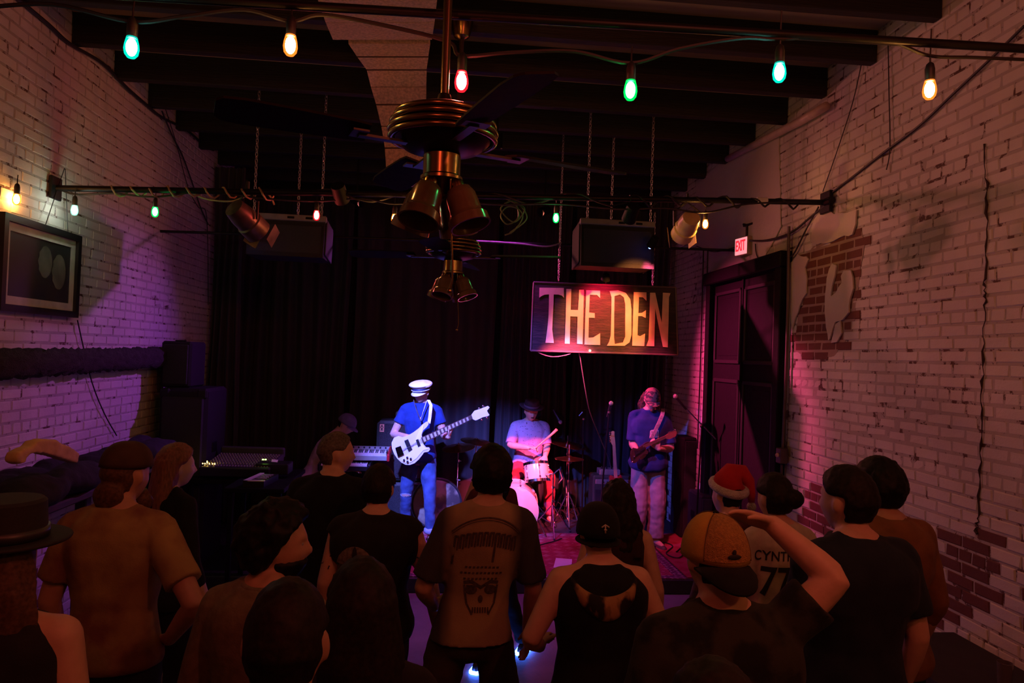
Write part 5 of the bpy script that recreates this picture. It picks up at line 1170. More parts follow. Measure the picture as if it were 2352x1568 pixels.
# round drum bag behind the bass player's legs
dc = P(1003, 1150, 8.5); dc.z = ST+.31
bg_ = empty('drum_bag', tuple(dc), 'round black drum bag with olive-lit front leaning behind the legs of the bass player', 'bag'); M = M4(frame((.05, -1, .16)), (0, 0, 0))
OL = mat('olive_vinyl', (.30, .27, .19), .3, col2=(.06, .055, .05), thr=(.45, .6), scale=5, bump=.4, bscale=9)  # black bag; the olive light on its front is put into the colour
MB().lathe([(.001, .11), (.24, .105), (.285, .08), (.30, .0), (.285, -.10), (.001, -.11)], 32, M).build('case', OL, bg_, 40); MB().torus((0, 0, .085), .282, .012, 32, 8, None).build('piping', BLKP, bg_, True)
bg_.children[-1].matrix_local = M; MB().torus(M@Vector((-.07, -.235, .12)), .020, .005, 16, 6, Rx(pi/2)).build('ring', BRASS, bg_, True); q = MB(); q.box(M@Vector((-.07, -.20, .112)), (.04, .012, .09), None, .004); q.build('strap', BLKP, bg_)
# combo amplifier, guitar on a stand and effect boxes behind the guitarist
a, b = P(1374, 1092, 8.75), P(1446, 1092, 8.75); w = (b-a).x; h = a.z-ST
ca = empty('combo_amplifier', ((a.x+b.x)/2, 8.9, ST), 'black combo amplifier with red lit panel left of the guitarist', 'amplifier')
MB().box((0, 0, h/2), (w+.12, .28, h), bev=.02).build('cabinet', MATS['worn_tolex'], ca); MB().box((0, -.14, h*.40), (w+.06, .015, h*.66), bev=.006).build('grille', GRILLE, ca); MB().box((0, -.142, h*.88), (w+.06, .015, .06), bev=.004).build('control_panel', mat('silver_panel', (.55, .5, .5), .35, metal=.6), ca)
for i in range(6): MB().lathe([(.009, 0), (.008, .016)], 10, M4(frame((0, -1, 0)), (-.13+.05*i, -.148, h*.88))).build('knob', BLKP, ca)
fx = empty('effects_box', ((a.x+b.x)/2-.04, 8.88, ST+h), 'silver effects unit with round knobs on top of the combo amplifier', 'box'); MB().box((0, 0, .035), (.26, .18, .07), bev=.006).build('case', MATS['silver_panel'], fx)
for i in range(4): MB().lathe([(.012, 0), (.010, .03)], 12, Matrix.Translation((-.09+.06*i, -.02, .07))).build('knob', BLKP, fx)
sgY = 8.45; sg2 = empty('electric_guitar', tuple(P(1412, 1120, sgY)), 'electric guitar with pale six-peg headstock standing behind the microphone', 'guitar'); o = Vector(sg2.location)
sgb = ZG_([(395, 1040), (340, 1000), (330, 940), (352, 900), (346, 860), (356, 840), (385, 850), (398, 842), (420, 850), (440, 838), (452, 852), (446, 900), (470, 950), (458, 1010)], sgY)
low = min(v.z for v in sgb); 
MB().slab([loc(sgb, o)], (0, 1, 0), .042).build('body', mat('red_lacquer_body', (.30, .03, .03), .25, coat=.6), sg2)
MB().slab([loc(ZG_([(374, 600), (396, 600), (412, 860), (386, 862)], sgY-.003), o)], (0, 1, 0), .02).build('neck', mat('maple', (.52, .30, .20), .4), sg2)
MB().slab([loc(ZG_([(372, 602), (358, 570), (356, 540), (364, 510), (362, 494), (376, 486), (388, 490), (388, 520), (394, 570), (397, 602)], sgY), o)], (0, 1, 0), .016).build('headstock', MATS['maple'], sg2)
for i in range(6): MB().ball(ZG_([(352-.6*i*0, 498+i*15)], sgY)[0]-o, .009, 8, 6).build('tuning_peg', CHROME, sg2, True)
gs = empty('guitar_stand', (o.x, sgY+.1, ST), 'black folding stand that carries the spare electric guitar', 'stand')
for s in (-1, 1): MB().tube([(0, .10, .55), (s*.16, .0, .18), (s*.18, -.06, .012)], .010, 8).build('leg', IRON, gs); MB().tube([(s*.09, .06, low-ST-.012), (s*.09, -.12, low-ST-.012), (s*.09, -.14, low-ST+.03)], .009, 8).build('hook', RUBBER, gs)
MB().tube([(0, .10, .55), (0, .19, .012)], .010, 8).build('leg', IRON, gs)
# microphones
def mic(tip, d, r, col=None, parent=None):
    M = M4(frame(d), tip); MB().lathe([(.009, -.17), (.011, -.165), (.017, -.03), (.018, -.01), (.02, -.008)], 16, M).build('mic_body', BLKP, parent, 40); MB().ball(M@Vector((0, 0, .012)), (.024, .024, .027), 16, 10, frame(d)).build('mic_grille', mat('mic_mesh', (.42, .40, .40), .4, metal=.8, bump=.6, scale=150, bscale=300), parent, True)
ms = empty('microphone_stand', (P(1378, 1160, 7.75).x, 7.75, ST), 'straight microphone stand with red lit microphone before the spare guitar', 'microphone stand'); o = Vector(ms.location); tip = P(1403, 928, 7.65)-o; bt = P(1399, 948, 7.68)-o
MB().tube([(0, 0, .02), (.02, -.01, bt.z*.5), bt], [.011, .011, .008], 8).build('pole', IRON, ms, 40); MB().lathe([(.001, .03), (.11, .022), (.125, .0)], 28).build('base', IRON, ms, 40); MB().ball(bt, .02).build('mic_clip', RUBBER, ms); mic(tip, (tip-bt)+Vector((0, -.03, 0)), .02, None, ms)
ms = empty('microphone_stand', (P(1598, 1180, 7.5).x, 7.5, ST), 'boom microphone stand slanting before the dark door', 'microphone stand'); o = Vector(ms.location); j = P(1612, 978, 7.5)-o; tip = P(1553, 912, 7.5)-o; e1, e2 = P(1568, 930, 7.5)-o, P(1644, 1008, 7.5)-o
MB().tube([(0, 0, .1), j], .010, 8).build('pole', IRON, ms, 40); MB().tube([e1, e2], .007, 8).build('boom', CHROME, ms, 40); MB().ball(j, .022).build('boom_clutch', RUBBER, ms, True); mic(tip, tip-e1, .02, None, ms)
for k in range(3): a = 2*pi*k/3+.4; MB().tube([(0, 0, .22), (.2*cos(a), .2*sin(a), .012)], .009, 6).build('leg', IRON, ms)
ms = empty('microphone_stand', (P(1270, 1100, 9.3).x+.16, 9.6, ST), 'boom microphone stand reaching over the hi-hats behind the drummer', 'microphone stand'); o = Vector(ms.location); tip = P(1286, 967, 9.0)-o; e1 = P(1272, 943, 9.05)-o; top = Vector((0, 0, e1.z-.12))
MB().tube([(0, 0, .1), top], .009, 8).build('pole', IRON, ms, 40); MB().tube([top, e1], .007, 8).build('boom', IRON, ms); mic(tip, tip-e1, .02, None, ms)
for k in range(3): a = 2*pi*k/3+.4; MB().tube([(0, 0, .22), (.16*cos(a), .16*sin(a), .012)], .009, 6).build('leg', IRON, ms)
ms = empty('microphone_stand', (P(1338, 1150, 9.2).x, 9.2, ST), 'dark microphone stand with small clip between crash cymbal and microphone', 'microphone stand'); o = Vector(ms.location); tp = P(1340, 962, 9.2)-o
MB().tube([(0, 0, .02), tp], .010, 8).build('pole', IRON, ms, 40); MB().lathe([(.001, .03), (.11, .022), (.125, .0)], 28).build('base', IRON, ms, 40); MB().tube([P(1330, 955, 9.2)-o, P(1338, 946, 9.2)-o], .008, 8).build('mic_body', STEEL, ms); MB().tube([P(1334, 940, 9.2)-o, P(1358, 941, 9.2)-o], .006, 6).build('boom', IRON, ms); MB().ball(tp, .02).build('mic_clip', CHROME, ms, True)
# loudspeakers by the door
a, b = P(1566, 1004, 8.3), P(1640, 1004, 8.3); h = a.z-ST; w = (b-a).x
for (x, w_, h_, yy, lab) in (((a.x+b.x)/2, w, h, 8.45, 'tall black loudspeaker standing beside the dark door'), ((a.x+b.x)/2+.02, .42, .62, 7.85, 'lower black loudspeaker in front of the tall one beside the dark door')):
    r = empty('floor_speaker', (x, yy, ST), lab, 'speaker'); MB().box((0, 0, h_/2), (w_, .40, h_), bev=.02).build('cabinet', CAB, r); MB().box((0, -.20, h_/2), (w_-.05, .02, h_-.07), bev=.008).build('grille', GRILLE, r)
    for s in (-1, 1): MB().box((s*(w_/2), 0, h_*.6), (.02, .12, .09), bev=.005).build('handle', IRON, r)
    MB().ball((-.10, -.215, h_*.35), .012).build('jack_socket', CHROME, r)
# things lying on the stage
pp = [PZ(1277, 1281, ST+.014), PZ(1314, 1284, ST+.014), PZ(1312, 1306, ST+.014), PZ(1271, 1303, ST+.014)]
tag(MB().slab([[Vector((v.x, v.y, ST+.0135)) for v in pp]], (0, 0, 1), .0015).build('set_list', mat('paper', (.75, .72, .74), .8, var=.03)), 'white set list paper lying on the rug at the front of the stage', 'paper')
def pedal(x, y, m, label, d=(.075, .12, .05)):
    c = PZ(x, y, ST+.02); r = empty('effect_pedal', (c.x, c.y, ST+.014), label, 'pedal'); MB().box((0, 0, d[2]/2), d, None, .006).build('case', m, r); MB().lathe([(.012, 0), (.012, .014), (.009, .016)], 12, Matrix.Translation((0, -.03, d[2]))).build('footswitch', CHROME, r)
    for s in (-1, 1): MB().lathe([(.008, 0), (.007, .012)], 10, Matrix.Translation((s*.02, .035, d[2]))).build('knob', BLKP, r)
    MB().box((0, -d[1]/2-.001, d[2]*.5), (.03, .003, .018)).build('nameplate', BLKP, r)
pedal(1497, 1304, mat('light_blue_case', (.25, .42, .75), .4), 'pale blue effect pedal on the red rug below the guitarist')
pedal(1484, 1278, mat('black_case', (.02, .02, .02), .4), 'black effect pedal behind the pale blue one', (.10, .12, .04)); pedal(1500, 1288, MATS['silver_panel'], 'silver effect pedal behind the pale blue one', (.08, .10, .04))
tag(MB().tube([Vector((v.x, v.y, ST+.022)) for v in smooth([PZ(x, y, ST) for x, y in ((1490, 1270), (1520, 1250), (1545, 1258), (1530, 1275), (1560, 1285), (1580, 1262), (1600, 1240))])], .006, 6).build('guitar_cable', RUBBER, None, True), 'black guitar lead curling over the red rug below the guitarist', 'cable')
tag(MB().tube([Vector((v.x, v.y, ST+.020)) for v in smooth([PZ(x, y, ST) for x, y in ((965, 1252), (1010, 1262), (1060, 1255), (1180, 1265), (1260, 1250), (1290, 1240))])], .006, 6).build('guitar_cable', RUBBER, None, True), 'black lead crossing the rug in front of the bass drum', 'cable')
mt = PZ(985, 1208, ST); tag(MB().box((mt.x, mt.y+.1, ST+.005), (.75, .38, .006), None, .002).build('floor_mat', mat('tan_matting', (.50, .34, .26), .9, var=.5, scale=6, stretch=(1, 6, 1))), 'tan mat on the stage floor beneath the bass player', 'mat')
# mixing desk and controller at stage left
md = empty('mixing_desk', tuple(P(548, 1066, 6.95)), 'long mixing desk with rows of knobs beside the tall left loudspeaker', 'mixing desk'); md.rotation_euler = (radians(7), 0, radians(-2)); wd = P(628, 1060, 6.95).x-P(472, 1060, 6.95).x
MB().box((0, .17, -.04), (wd, .52, .07), None, .008).build('console', mat('desk_grey', (.05, .05, .055), .5), md); MB().box((0, -.10, -.045), (wd+.02, .04, .09), None, .01).build('arm_rest', BLKP, md); MB().box((0, .45, .0), (wd, .05, .10), None, .01).build('meter_bridge', MATS['desk_grey'], md)
for r_ in range(7):
    for i in range(22): 
        if r_ == 0 and i == 0: km = MB().lathe([(.007, 0), (.008, .003), (.006, .014), (.001, .015)], 8).mesh('knob', mat('pale_knob', (.28, .27, .28), .4))
        put('knob', km, md).location = (-wd/2+.03+i*(wd-.06)/21, .02+r_*.055, -.004)
q = MB(); 
for i in range(22): q.box((-wd/2+.03+i*(wd-.06)/21, -.045, -.002), (.010, .022, .012))
f_ = q.build('faders', MATS['pale_knob'], md); f_['kind'] = 'stuff'
LY = mat('yellow_led', (.4, .3, .05), .4, emit=(1, .62, .10), estr=14); LGn = mat('green_led', (.1, .4, .05), .4, emit=(.35, 1, .08), estr=14)
for (x, z) in ((-.34, 0), (-.32, 0), (-.30, .008), (-.30, .022), (-.28, 0), (-.25, 0), (-.23, 0)): MB().ball((x+.02, -.02, .004+z), .0055, 8, 6).build('level_light', LY, md)
dt = empty('desk_table', (md.location.x+.02, 7.2, 0), 'black table under the mixing desk in front of the stage', 'table'); zt = md.location.z-.13
MB().box((0, 0, zt-.02), (wd+.35, .7, .04), None, .006).build('top', BLACK, dt)
for sx in (-1, 1):
    for sy in (-1, 1): MB().box((sx*(wd/2+.12), sy*.3, (zt-.04)/2+(.07 if sy > 0 else 0)), (.05, .05, zt-.04-(.14 if sy > 0 else 0)), None, .004).build('leg', BLACK, dt)
sb = empty('stage_box', tuple(P(612, 1062, 6.9)), 'small black box with two green lights and a white note right of the mixing desk', 'box'); o = Vector(sb.location); 
MB().box((.05, .1, -.06), (.30, .22, .10), None, .008).build('case', BLKP, sb)
for x in (604, 610): MB().box(P(x, 1055, 6.895)-o+Vector((0, 0, -.0)), (.014, .006, .010)).build('level_light', LGn, sb)
MB().box(P(631, 1058, 6.93)-o, (.055, .035, .003), Rx(.5) @ Ry(.1)).build('paper_note', MATS['paper'], sb)
cl = [P(558, 1105, 6.35), P(598, 1077, 6.75), P(640, 1084, 6.75), P(606, 1112, 6.35)]
for v in cl: v.z = cl[0].z
cz = sum((v for v in cl), Vector())/4
ct = empty('controller_keyboard', tuple(cz), 'small white edged electronic controller lying on the table before the mixing desk', 'keyboard'); MB().slab([loc(cl, cz)], (0, 0, -1), .05).build('case', BLKP, ct)
e1 = [cl[0], cl[1], cl[1].lerp(cl[2], .22), cl[0].lerp(cl[3], .22)]; MB().slab([[v-cz+Vector((0, 0, .0005)) for v in e1]], (0, 0, 1), .008).build('key_strip', KW, ct); e2 = [cl[0], cl[3], cl[3].lerp(cl[2], .08), cl[0].lerp(cl[1], .08)]; MB().slab([[v-cz+Vector((0, 0, .0008)) for v in e2]], (0, 0, 1), .008).build('front_edge', KW, ct)
for i in range(3):
    for j in range(4): 
        u = cl[0].lerp(cl[1], .3+.15*j); v_ = cl[3].lerp(cl[2], .3+.15*j); MB().box(u.lerp(v_, .45+.18*i)-cz+Vector((0, 0, .006)), (.028, .03, .01), None, .003).build('pad', mat('pad_grey', (.25, .24, .26), .5), ct)
c2t = empty('side_table', (cz.x, cz.y, 0), 'small black table under the white edged controller', 'table'); MB().box((0, 0, cz.z-.07), (.5, .5, .04), None, .006).build('top', BLACK, c2t)
for sx in (-1, 1):
    for sy in (-1, 1): MB().box((sx*.2, sy*.2, (cz.z-.09)/2), (.04, .04, cz.z-.09), None, .004).build('leg', BLACK, c2t)
def plain(h, hz, x): return None
# --- leftmost: wide black hat, bare shoulders, dark vest straps
p = person((-1.16, 2.02, 0), .10, 1.735, 1.04, 'fair', 'person in black brimmed hat and dark tank top at the left edge', shirt=cloth('charcoal_tank', (.02, .018, .02)), tank=True, trousers=(BLKJ, 0), shoes=SHOE, hair=(HM_, 'long', .26, 'hat'), shoulder=1.05)
B = MB(); B.lathe([(.001, .165), (.088, .163), (.097, .155), (.102, .06), (.104, .048)], 32); wear(p, 'hat_crown', B, mat('black_felt', (.014, .013, .014), .8, bump=.1, scale=50), 40)
B = MB(); B.lathe([(.10, .045), (.12, .043), (.158, .050), (.162, .056), (.158, .060), (.12, .053), (.10, .055)], 36); wear(p, 'hat_brim', B, MATS['black_felt'])
B = MB(); B.lathe([(.1045, .06), (.107, .06), (.1065, .088), (.104, .088)], 32); wear(p, 'hat_band', B, mat('dark_ribbon', (.03, .028, .035), .4))
B = MB(); B.ball((-.03, -.104, .075), .009); wear(p, 'hat_pin', B, STEEL)
q = MB(); q.tube([p.T((-.16, -.10, 1.05)), p.T((-.05, -.135, 1.22)), p.T((.06, -.125, 1.36)), p.T((.10, -.06, 1.44)), p.T((.09, .04, 1.42))], .022, 10); q.build('bag_strap', cloth('black_webbing', (.012, .012, .012)), p.root, True)

# --- tie-dye shirt, right hand on hip
TIE = cloth('tie_dye', (.34, .25, .10), col2=(.17, .075, .055), thr=(.38, .64), scale=6)
p = person((-1.29, 3.05, 0), -.06, 1.79, .97, 'tan', 'man in yellow and rust tie-dye T-shirt with one hand on his hip', arms={'R': dict(el=(.36, -.13, 1.17), wr=(.205, .03, .98), d=(-.7, .55, -.3), pn=(-.5, -.2, -.8), ts=(.1, -.9, .3), curl=30)},
           shirt=TIE, sleeve=.72, trousers=(DENIM, .004), shoes=SHOE, hair=(HM_, 'nape', 'hat'), hyaw=-.25, hpitch=-.05, hem=.90)
B = dome(.092, .108, .10, .035); wear(p, 'knit_cap', B, cloth('brown_knit', (.06, .035, .025)))
q = MB(); q.tube([p.HM@Vector((.0, .075, -.085)), p.HM@Vector((.01, .10, -.125)), p.HM@Vector((.01, .105, -.17))], [.04, .042, .015], 10); q.build('beard', HM_, p.root, True)

# --- long auburn hair, profile to the right
person((-1.45, 4.02, 0), -.5, 1.66, .95, 'pale', 'woman with long straight auburn hair before the tall black loudspeaker', female=True, shirt=cloth('black_top', (.014, .013, .015)), sleeve=1.5, trousers=(BLKJ, 0), shoes=SHOE, hair=(HR, 'long', .52), hyaw=-.42, face=True)

# --- grey sweater, profile to the right
GREY = cloth('olive_sweater', (.17, .14, .09), scale=40)
p = person((-.53, 2.33, 0), -.30, 1.70, .98, 'tan', 'man in olive grey sweater turning his bearded profile to the right', shirt=GREY, sleeve=1.85, trousers=(DENIM, 0), shoes=SHOE, hair=(HB, 'curly'), hyaw=-1.06, hpitch=.0, face=True, vox=.008, shoulder=.98)
B = MB(); vs = []
for d, q in zip(DIRS, HEADP):
    m = max(0, min(1, (-.34-d[2])/.10))*max(0, min(1, (d[1]+.15)/.15)); n_ = Vector((q.x/.0055, q.y/.0095, q.z/.0139)).normalized(); vs.append(p.HM@(q+n_*(.010*m-.014*(1-m))))
solid(B.add(vs, GRID_F), .006, 2, HB, 'beard', p.root, .003, 60)
for (z, w) in ((1.455, .066),):
    q = MB(); q.torus(p.T((0, -.010, 1.512)), .066, .012, 24, 8, Rx(.12), 1.0); q.build('collar', GREY, p.root, True)

# --- nearest dark head
person((-.29, 1.42, 0), .05, 1.75, 1.0, 'tan', 'nearest man with close-cropped dark hair low in the middle left', shirt=cloth('black_shirt', (.012, .011, .012)), trousers=(BLKJ, 0), shoes=SHOE, hair=(HD, 'crew'), vox=.008)

# --- black tee, profile towards the bass player
person((-.61, 4.14, 0), -.15, 1.74, 1.08, 'fair', 'man in plain black T-shirt with short greying hair facing the keyboards', shirt=cloth('black_tee', (.012, .012, .013)), trousers=(BLKJ, 0), shoes=SHOE, hair=(HG, 'crew'), hyaw=-1.0, face=True, shoulder=1.1)

# --- vest with a skull patch, bare tattooed arms
VEST = cloth('black_denim_vest', (.016, .015, .015))
p = person((-.314, 3.62, 0), -.05, 1.635, 1.14, 'fair', 'man in black sleeveless vest with pale skull patch and tattooed arms', arms={'R': dict(el=(.30, -.02, 1.13), wr=(.335, .10, .88), d=(.15, .2, -1), pn=(-.9, -.3, 0), ts=(-.2, 1, 0), curl=26)},
           shirt=VEST, sleeve=.12, trousers=(DENIM, .004), shoes=SHOE, hair=(HD, 'short'), shoulder=1.12, hyaw=-.1)
TAT = mat('tattoo_ink', (.05, .05, .06), .6)
for k in 'RL':
    a = p.A[k]
    for (i, t0, ph, ln) in ((0, .30, .4, .5), (1, .42, 2.4, .4), (2, .50, 4.2, .45), (3, .62, 1.4, .3)):
        pts = []; ax = (a['el']-p.sh[k]).normalized(); u = ax.orthogonal().normalized(); v_ = ax.cross(u)
        for j in range(6):
            t = t0+ln*j/6*.6; c = p.sh[k].lerp(a['el'], min(1, t)); r = (.056-.012*t)*p.s*1.01; w_ = ph+1.6*sin(j*1.3+i); pts.append(c+(u*cos(w_)+v_*sin(w_))*r)
        q = MB(); q.tube(pts, .004, 6); q.build('tattoo', TAT, p.root)
SK = mat('worn_print', (.16, .135, .11), .8, var=.5, scale=60); DK = mat('dark_print', (.015, .012, .012), .8)
s_ = p.s; zc = 1.21*s_; X0 = -.075
decal(p, p.shirt, [disc(X0, zc+.03, .095, .115, 22, 6)], SK, 'skull_patch')
decal(p, p.shirt, [disc(X0-.042, zc-.005, .027, .024), disc(X0+.042, zc-.005, .027, .024), disc(X0, zc-.05, .010, .016), disc(X0, zc+.10, .012, .045)], DK, 'skull_eyes', .008)

# --- long hair, hand raised near the chin
person((-.185, 1.83, 0), .15, 1.665, .95, 'fair', 'person with long dark hair lifting one hand beside the nearest man', female=True, arms={'L': dict(el=(-.24, .10, 1.14), wr=(-.15, .20, 1.37), d=(.75, .25, .35), pn=(.2, .9, -.4), ts=(.2, .1, 1), curl=20)}, shirt=cloth('dark_blouse', (.016, .014, .018)), sleeve=.5, trousers=(BLKJ, 0), shoes=SHOE, hair=(HD, 'long', .46), vox=.0075)

# --- centre of the crowd: worn tour T-shirt
TOUR = cloth('faded_brown_tee', (.36, .25, .14), col2=(.20, .14, .095), thr=(.35, .75), scale=4)
N, L = TOUR.node_tree.nodes, TOUR.node_tree.links; b_ = N['Principled BSDF']; src_ = b_.inputs['Base Color'].links[0].from_socket     # dark dyed sleeves and sides
tc_ = N.new('ShaderNodeTexCoord'); sx_ = N.new('ShaderNodeSeparateXYZ'); L.new(tc_.outputs['Object'], sx_.inputs[0]); of_ = N.new('ShaderNodeMath'); of_.operation = 'SUBTRACT'; of_.inputs[1].default_value = .03; L.new(sx_.outputs[0], of_.inputs[0]); ab_ = N.new('ShaderNodeMath'); ab_.operation = 'ABSOLUTE'; L.new(of_.outputs[0], ab_.inputs[0])
mr_ = N.new('ShaderNodeMapRange'); mr_.inputs[1].default_value = .115; mr_.inputs[2].default_value = .175; L.new(ab_.outputs[0], mr_.inputs[0]); mx_ = N.new('ShaderNodeMix'); mx_.data_type = 'RGBA'; L.new(mr_.outputs[0], mx_.inputs[0]); L.new(src_, mx_.inputs[6]); mx_.inputs[7].default_value = (.045, .04, .045, 1); L.new(mx_.outputs[2], b_.inputs['Base Color'])
p = person((.155, 3.25, 0), 0, 1.785, .90, 'tan', 'tall man with short black hair in faded tan T-shirt printed with skull on the back', arms={'R': dict(el=(.25, .0, 1.13), wr=(.265, .12, .90), d=(0, .2, -1), pn=(-1, 0, 0), ts=(0, 1, 0), curl=22), 'L': dict(el=(-.235, -.03, 1.14), wr=(-.17, .16, 1.0), d=(.3, .8, -.1), pn=(.8, -.3, -.3), ts=(0, .3, 1), curl=35)},
           shirt=TOUR, sleeve=.85, trousers=(cloth('brown_trousers', (.05, .038, .035)), .004), shoes=SHOE, hair=(HB, 'thick'), shoulder=.98, hem=.93, side=.10, legs={k: dict(hip=(s*.095, -.005, .91), kn=(s*.175, .02, .49), an=(s*.20, -.02, .085), toe=(s*.25, 1, 0)) for k, s in (('R', 1), ('L', -1))})
s_ = p.s; arc = lambda R, z0, a0, a1, n=14: [(R*sin(a0+(a1-a0)*i/n), z0+R*cos(a0+(a1-a0)*i/n)) for i in range(n+1)]
pr = [strip(arc(.20, 1.15*s_, -.85, .85), .006), strip(arc(.195, 1.145*s_, -.85, .85), .003)]
for i in range(11):                          # the heavy ornamental lettering of the print, too worn to read
    a = -.62+1.24*i/10; x = .175*a*1.15; z = 1.235*s_+.05*cos(a*1.6)-.03; hh = .055+(.05 if i in (0, 7) else 0)
    pr.append(strip([(x-.007, z-hh*(.9 if i in (0, 7) else .5)), (x-.007, z+.032)], .009)); pr.append(strip([(x+.006, z-.03), (x+.007, z+.032)], .006))
    pr.append(strip([(x-.009, z+.03), (x+.009, z+.03)], .009))
for r_, n_ in ((1.135, 9), (1.11, 11), (1.085, 9), (1.055, 7)):
    for i in range(n_): x = (i-(n_-1)/2)*.017; pr.append(strip([(x-.005, r_*s_), (x+.005, r_*s_)], .008))
pr = [([(x+.10*(z-.84), z+.125) for x, z in v], f) for v, f in pr]
decal(p, p.shirt, pr, mat('worn_black_print', (.055, .035, .028), .85, var=.5, scale=80), 'shirt_print')
zs = 1.165; dcx = .03
skp = ([disc(-.042, zs+.02, .026, .020), disc(.042, zs+.02, .026, .020), disc(0, zs-.02, .010, .016), strip([(-.075, zs+.05), (-.04, zs+.055), (0, zs+.03), (.04, zs+.055), (.075, zs+.05)], .014), strip([(-.072, zs+.04), (-.06, zs-.04), (-.035, zs-.085)], .008), strip([(.072, zs+.04), (.06, zs-.04), (.035, zs-.085)], .008)] +
      [strip([(-.033+.011*i, zs-.055), (-.033+.011*i, zs-.078)], .006) for i in range(7)])
skp = [([(x+dcx, z) for x, z in v], f) for v, f in skp]
decal(p, p.shirt, skp, MATS['worn_black_print'], 'skull_print')

# --- black cap with emblem, hooded tank top
p = person((.64, 2.86, 0), .04, 1.62, 1.08, 'fair', 'person in black cap and black tank top with tan patterned hood', arms={'L': dict(el=(-.30, -.06, 1.20), wr=(-.22, .16, 1.08), d=(.3, .9, .1), pn=(.6, -.2, -.7), ts=(.5, .2, .8), curl=40), 'R': dict(el=(.30, -.03, 1.18), wr=(.24, .17, 1.06), d=(-.3, .9, .1), pn=(-.6, -.2, -.7), ts=(-.5, .2, .8), curl=40)},
           shirt=cloth('black_tank', (.011, .011, .012)), tank=True, trousers=(BLKJ, 0), shoes=SHOE, hair=(HD, 'short', 'hat'), shoulder=1.06)
B = dome(.096, .118, .134, -.005, 1.0); wear(p, 'cap', B, cloth('black_cap', (.011, .011, .012)))
B = dome(.0985, .1205, .02, -.04); wear(p, 'cap_band', B, MATS['black_cap'])
wear(p, 'cap_brim', visor(.10, .075, 1.0, .0, .02, 1), MATS['black_cap'])
EMB = mat('pale_thread', (.42, .38, .34), .7); B = MB()
B.tube([(-.016, -.122, .046), (0, -.1185, .056), (.016, -.122, .046)], .0035, 6); B.tube([(0, -.119, .054), (.0, -.123, .022)], .0035, 6); B.tube([(-.006, -.1235, .036), (.006, -.1235, .036)], .003, 6); wear(p, 'cap_emblem', B, EMB)
q = MB(); rg = []
HOOD = cloth('hood_print', (.34, .20, .09), col2=(.02, .016, .014), thr=(.47, .54), scale=9, stretch=(1, 1, .5))
for i in range(21):
    u = (-1+2*i/20)*.9; c = p.T((.158*u, -.112-.030*(1-u*u)+.07*max(0, abs(u)-.7)/.3, 1.482-.135*(1-u*u)**.8)); tn = Vector((1, 0, .27*u)).normalized(); up = tn.cross(Vector((0, -1, 0))) if False else Vector((-tn.z, 0, tn.x)); w = (.006+.046*(1-abs(u)**2))*p.s
    rg.append([c+Vector((0, -1, 0))*.022*p.s*cos(b)+up*w*sin(b) for b in [2*pi*j/12 for j in range(12)]])
q.rings(rg); q.build('hood', HOOD, p.root, True)

# --- curly hair, bare shoulders, behind the tank top
person((.915, 3.68, 0), -.1, 1.57, 1.0, 'fair', 'woman with dark curly hair and bare shoulders just before the guitarist', female=True, shirt=cloth('wine_top', (.035, .014, .018)), tank=True, trousers=(BLKJ, 0), shoes=SHOE, hair=(HD, 'longcurl', .30))

# --- yellow cap worn backwards, right arm raised to the brow
CAMO = cloth('dark_camouflage', (.035, .036, .028), col2=(.013, .014, .013), thr=(.45, .56), scale=9)
p = person((.80, 2.0, 0), .10, 1.765, 1.12, 'fair', 'man in yellow cap worn backwards shading his brow with a raised right arm', arms={'R': dict(world=1, el=P(1918, 1330, 1.98), wr=P(1775, 1205, 2.10), d=(-.85, .25, .22), pn=(-.2, -.5, -.8), ts=(0, -.9, .2), curl=18)},
           shirt=CAMO, sleeve=.62, trousers=(BLKJ, 0), shoes=SHOE, hair=(HD, 'short', 'hat'), shoulder=1.12, vox=.0075)
YEL = cloth('mustard_cap', (.52, .30, .055)); MESH = mat('cap_mesh', (.40, .21, .055), .8, var=.25, scale=120, bump=.6, bscale=300)
B = dome(.093, .114, .124, .005); cap = wear(p, 'cap', B, YEL)
B = MB(); vs = []; fs = []                  # darker mesh panels
for i in range(9):
    e = (pi/2)*(.06+.90*i/8)
    for j in range(13):
        a = -pi/2+(-.85+1.7*j/12)*(.9+.1*cos(e)); vs.append((.0945*cos(e)**.8*cos(a), .1155*cos(e)**.8*sin(a), .0055+.1252*sin(e)))
fs = [(i*13+j, i*13+j+1, (i+1)*13+j+1, (i+1)*13+j) for i in range(8) for j in range(12)]; wear(p, 'cap_panel', B.add(vs, fs), MESH)
B = MB(); B.ball((0, 0, .130), (.009, .009, .006)); wear(p, 'cap_button', B, MATS['black_cap'])
for a in (-pi/2-.85, -pi/2+.85, pi/2-.5, pi/2+.5):
    B = MB(); B.tube([(.094*cos(e)**.8*cos(a), .1152*cos(e)**.8*sin(a), .006+.1245*sin(e)) for e in [.05+1.48*i/10 for i in range(11)]], .0016, 5); wear(p, 'cap_seam', B, mat('dark_seam', (.12, .06, .02), .8))
wear(p, 'cap_brim', visor(.110, .062, 1.02, .006, .058, -1), MATS['black_cap'])
B = MB(); B.ball((.0, -.1150, .034), (.020, .003, .007)); B.ball((.0, -.1135, .046), (.006, .003, .008)); wear(p, 'cap_emblem', B, DK)

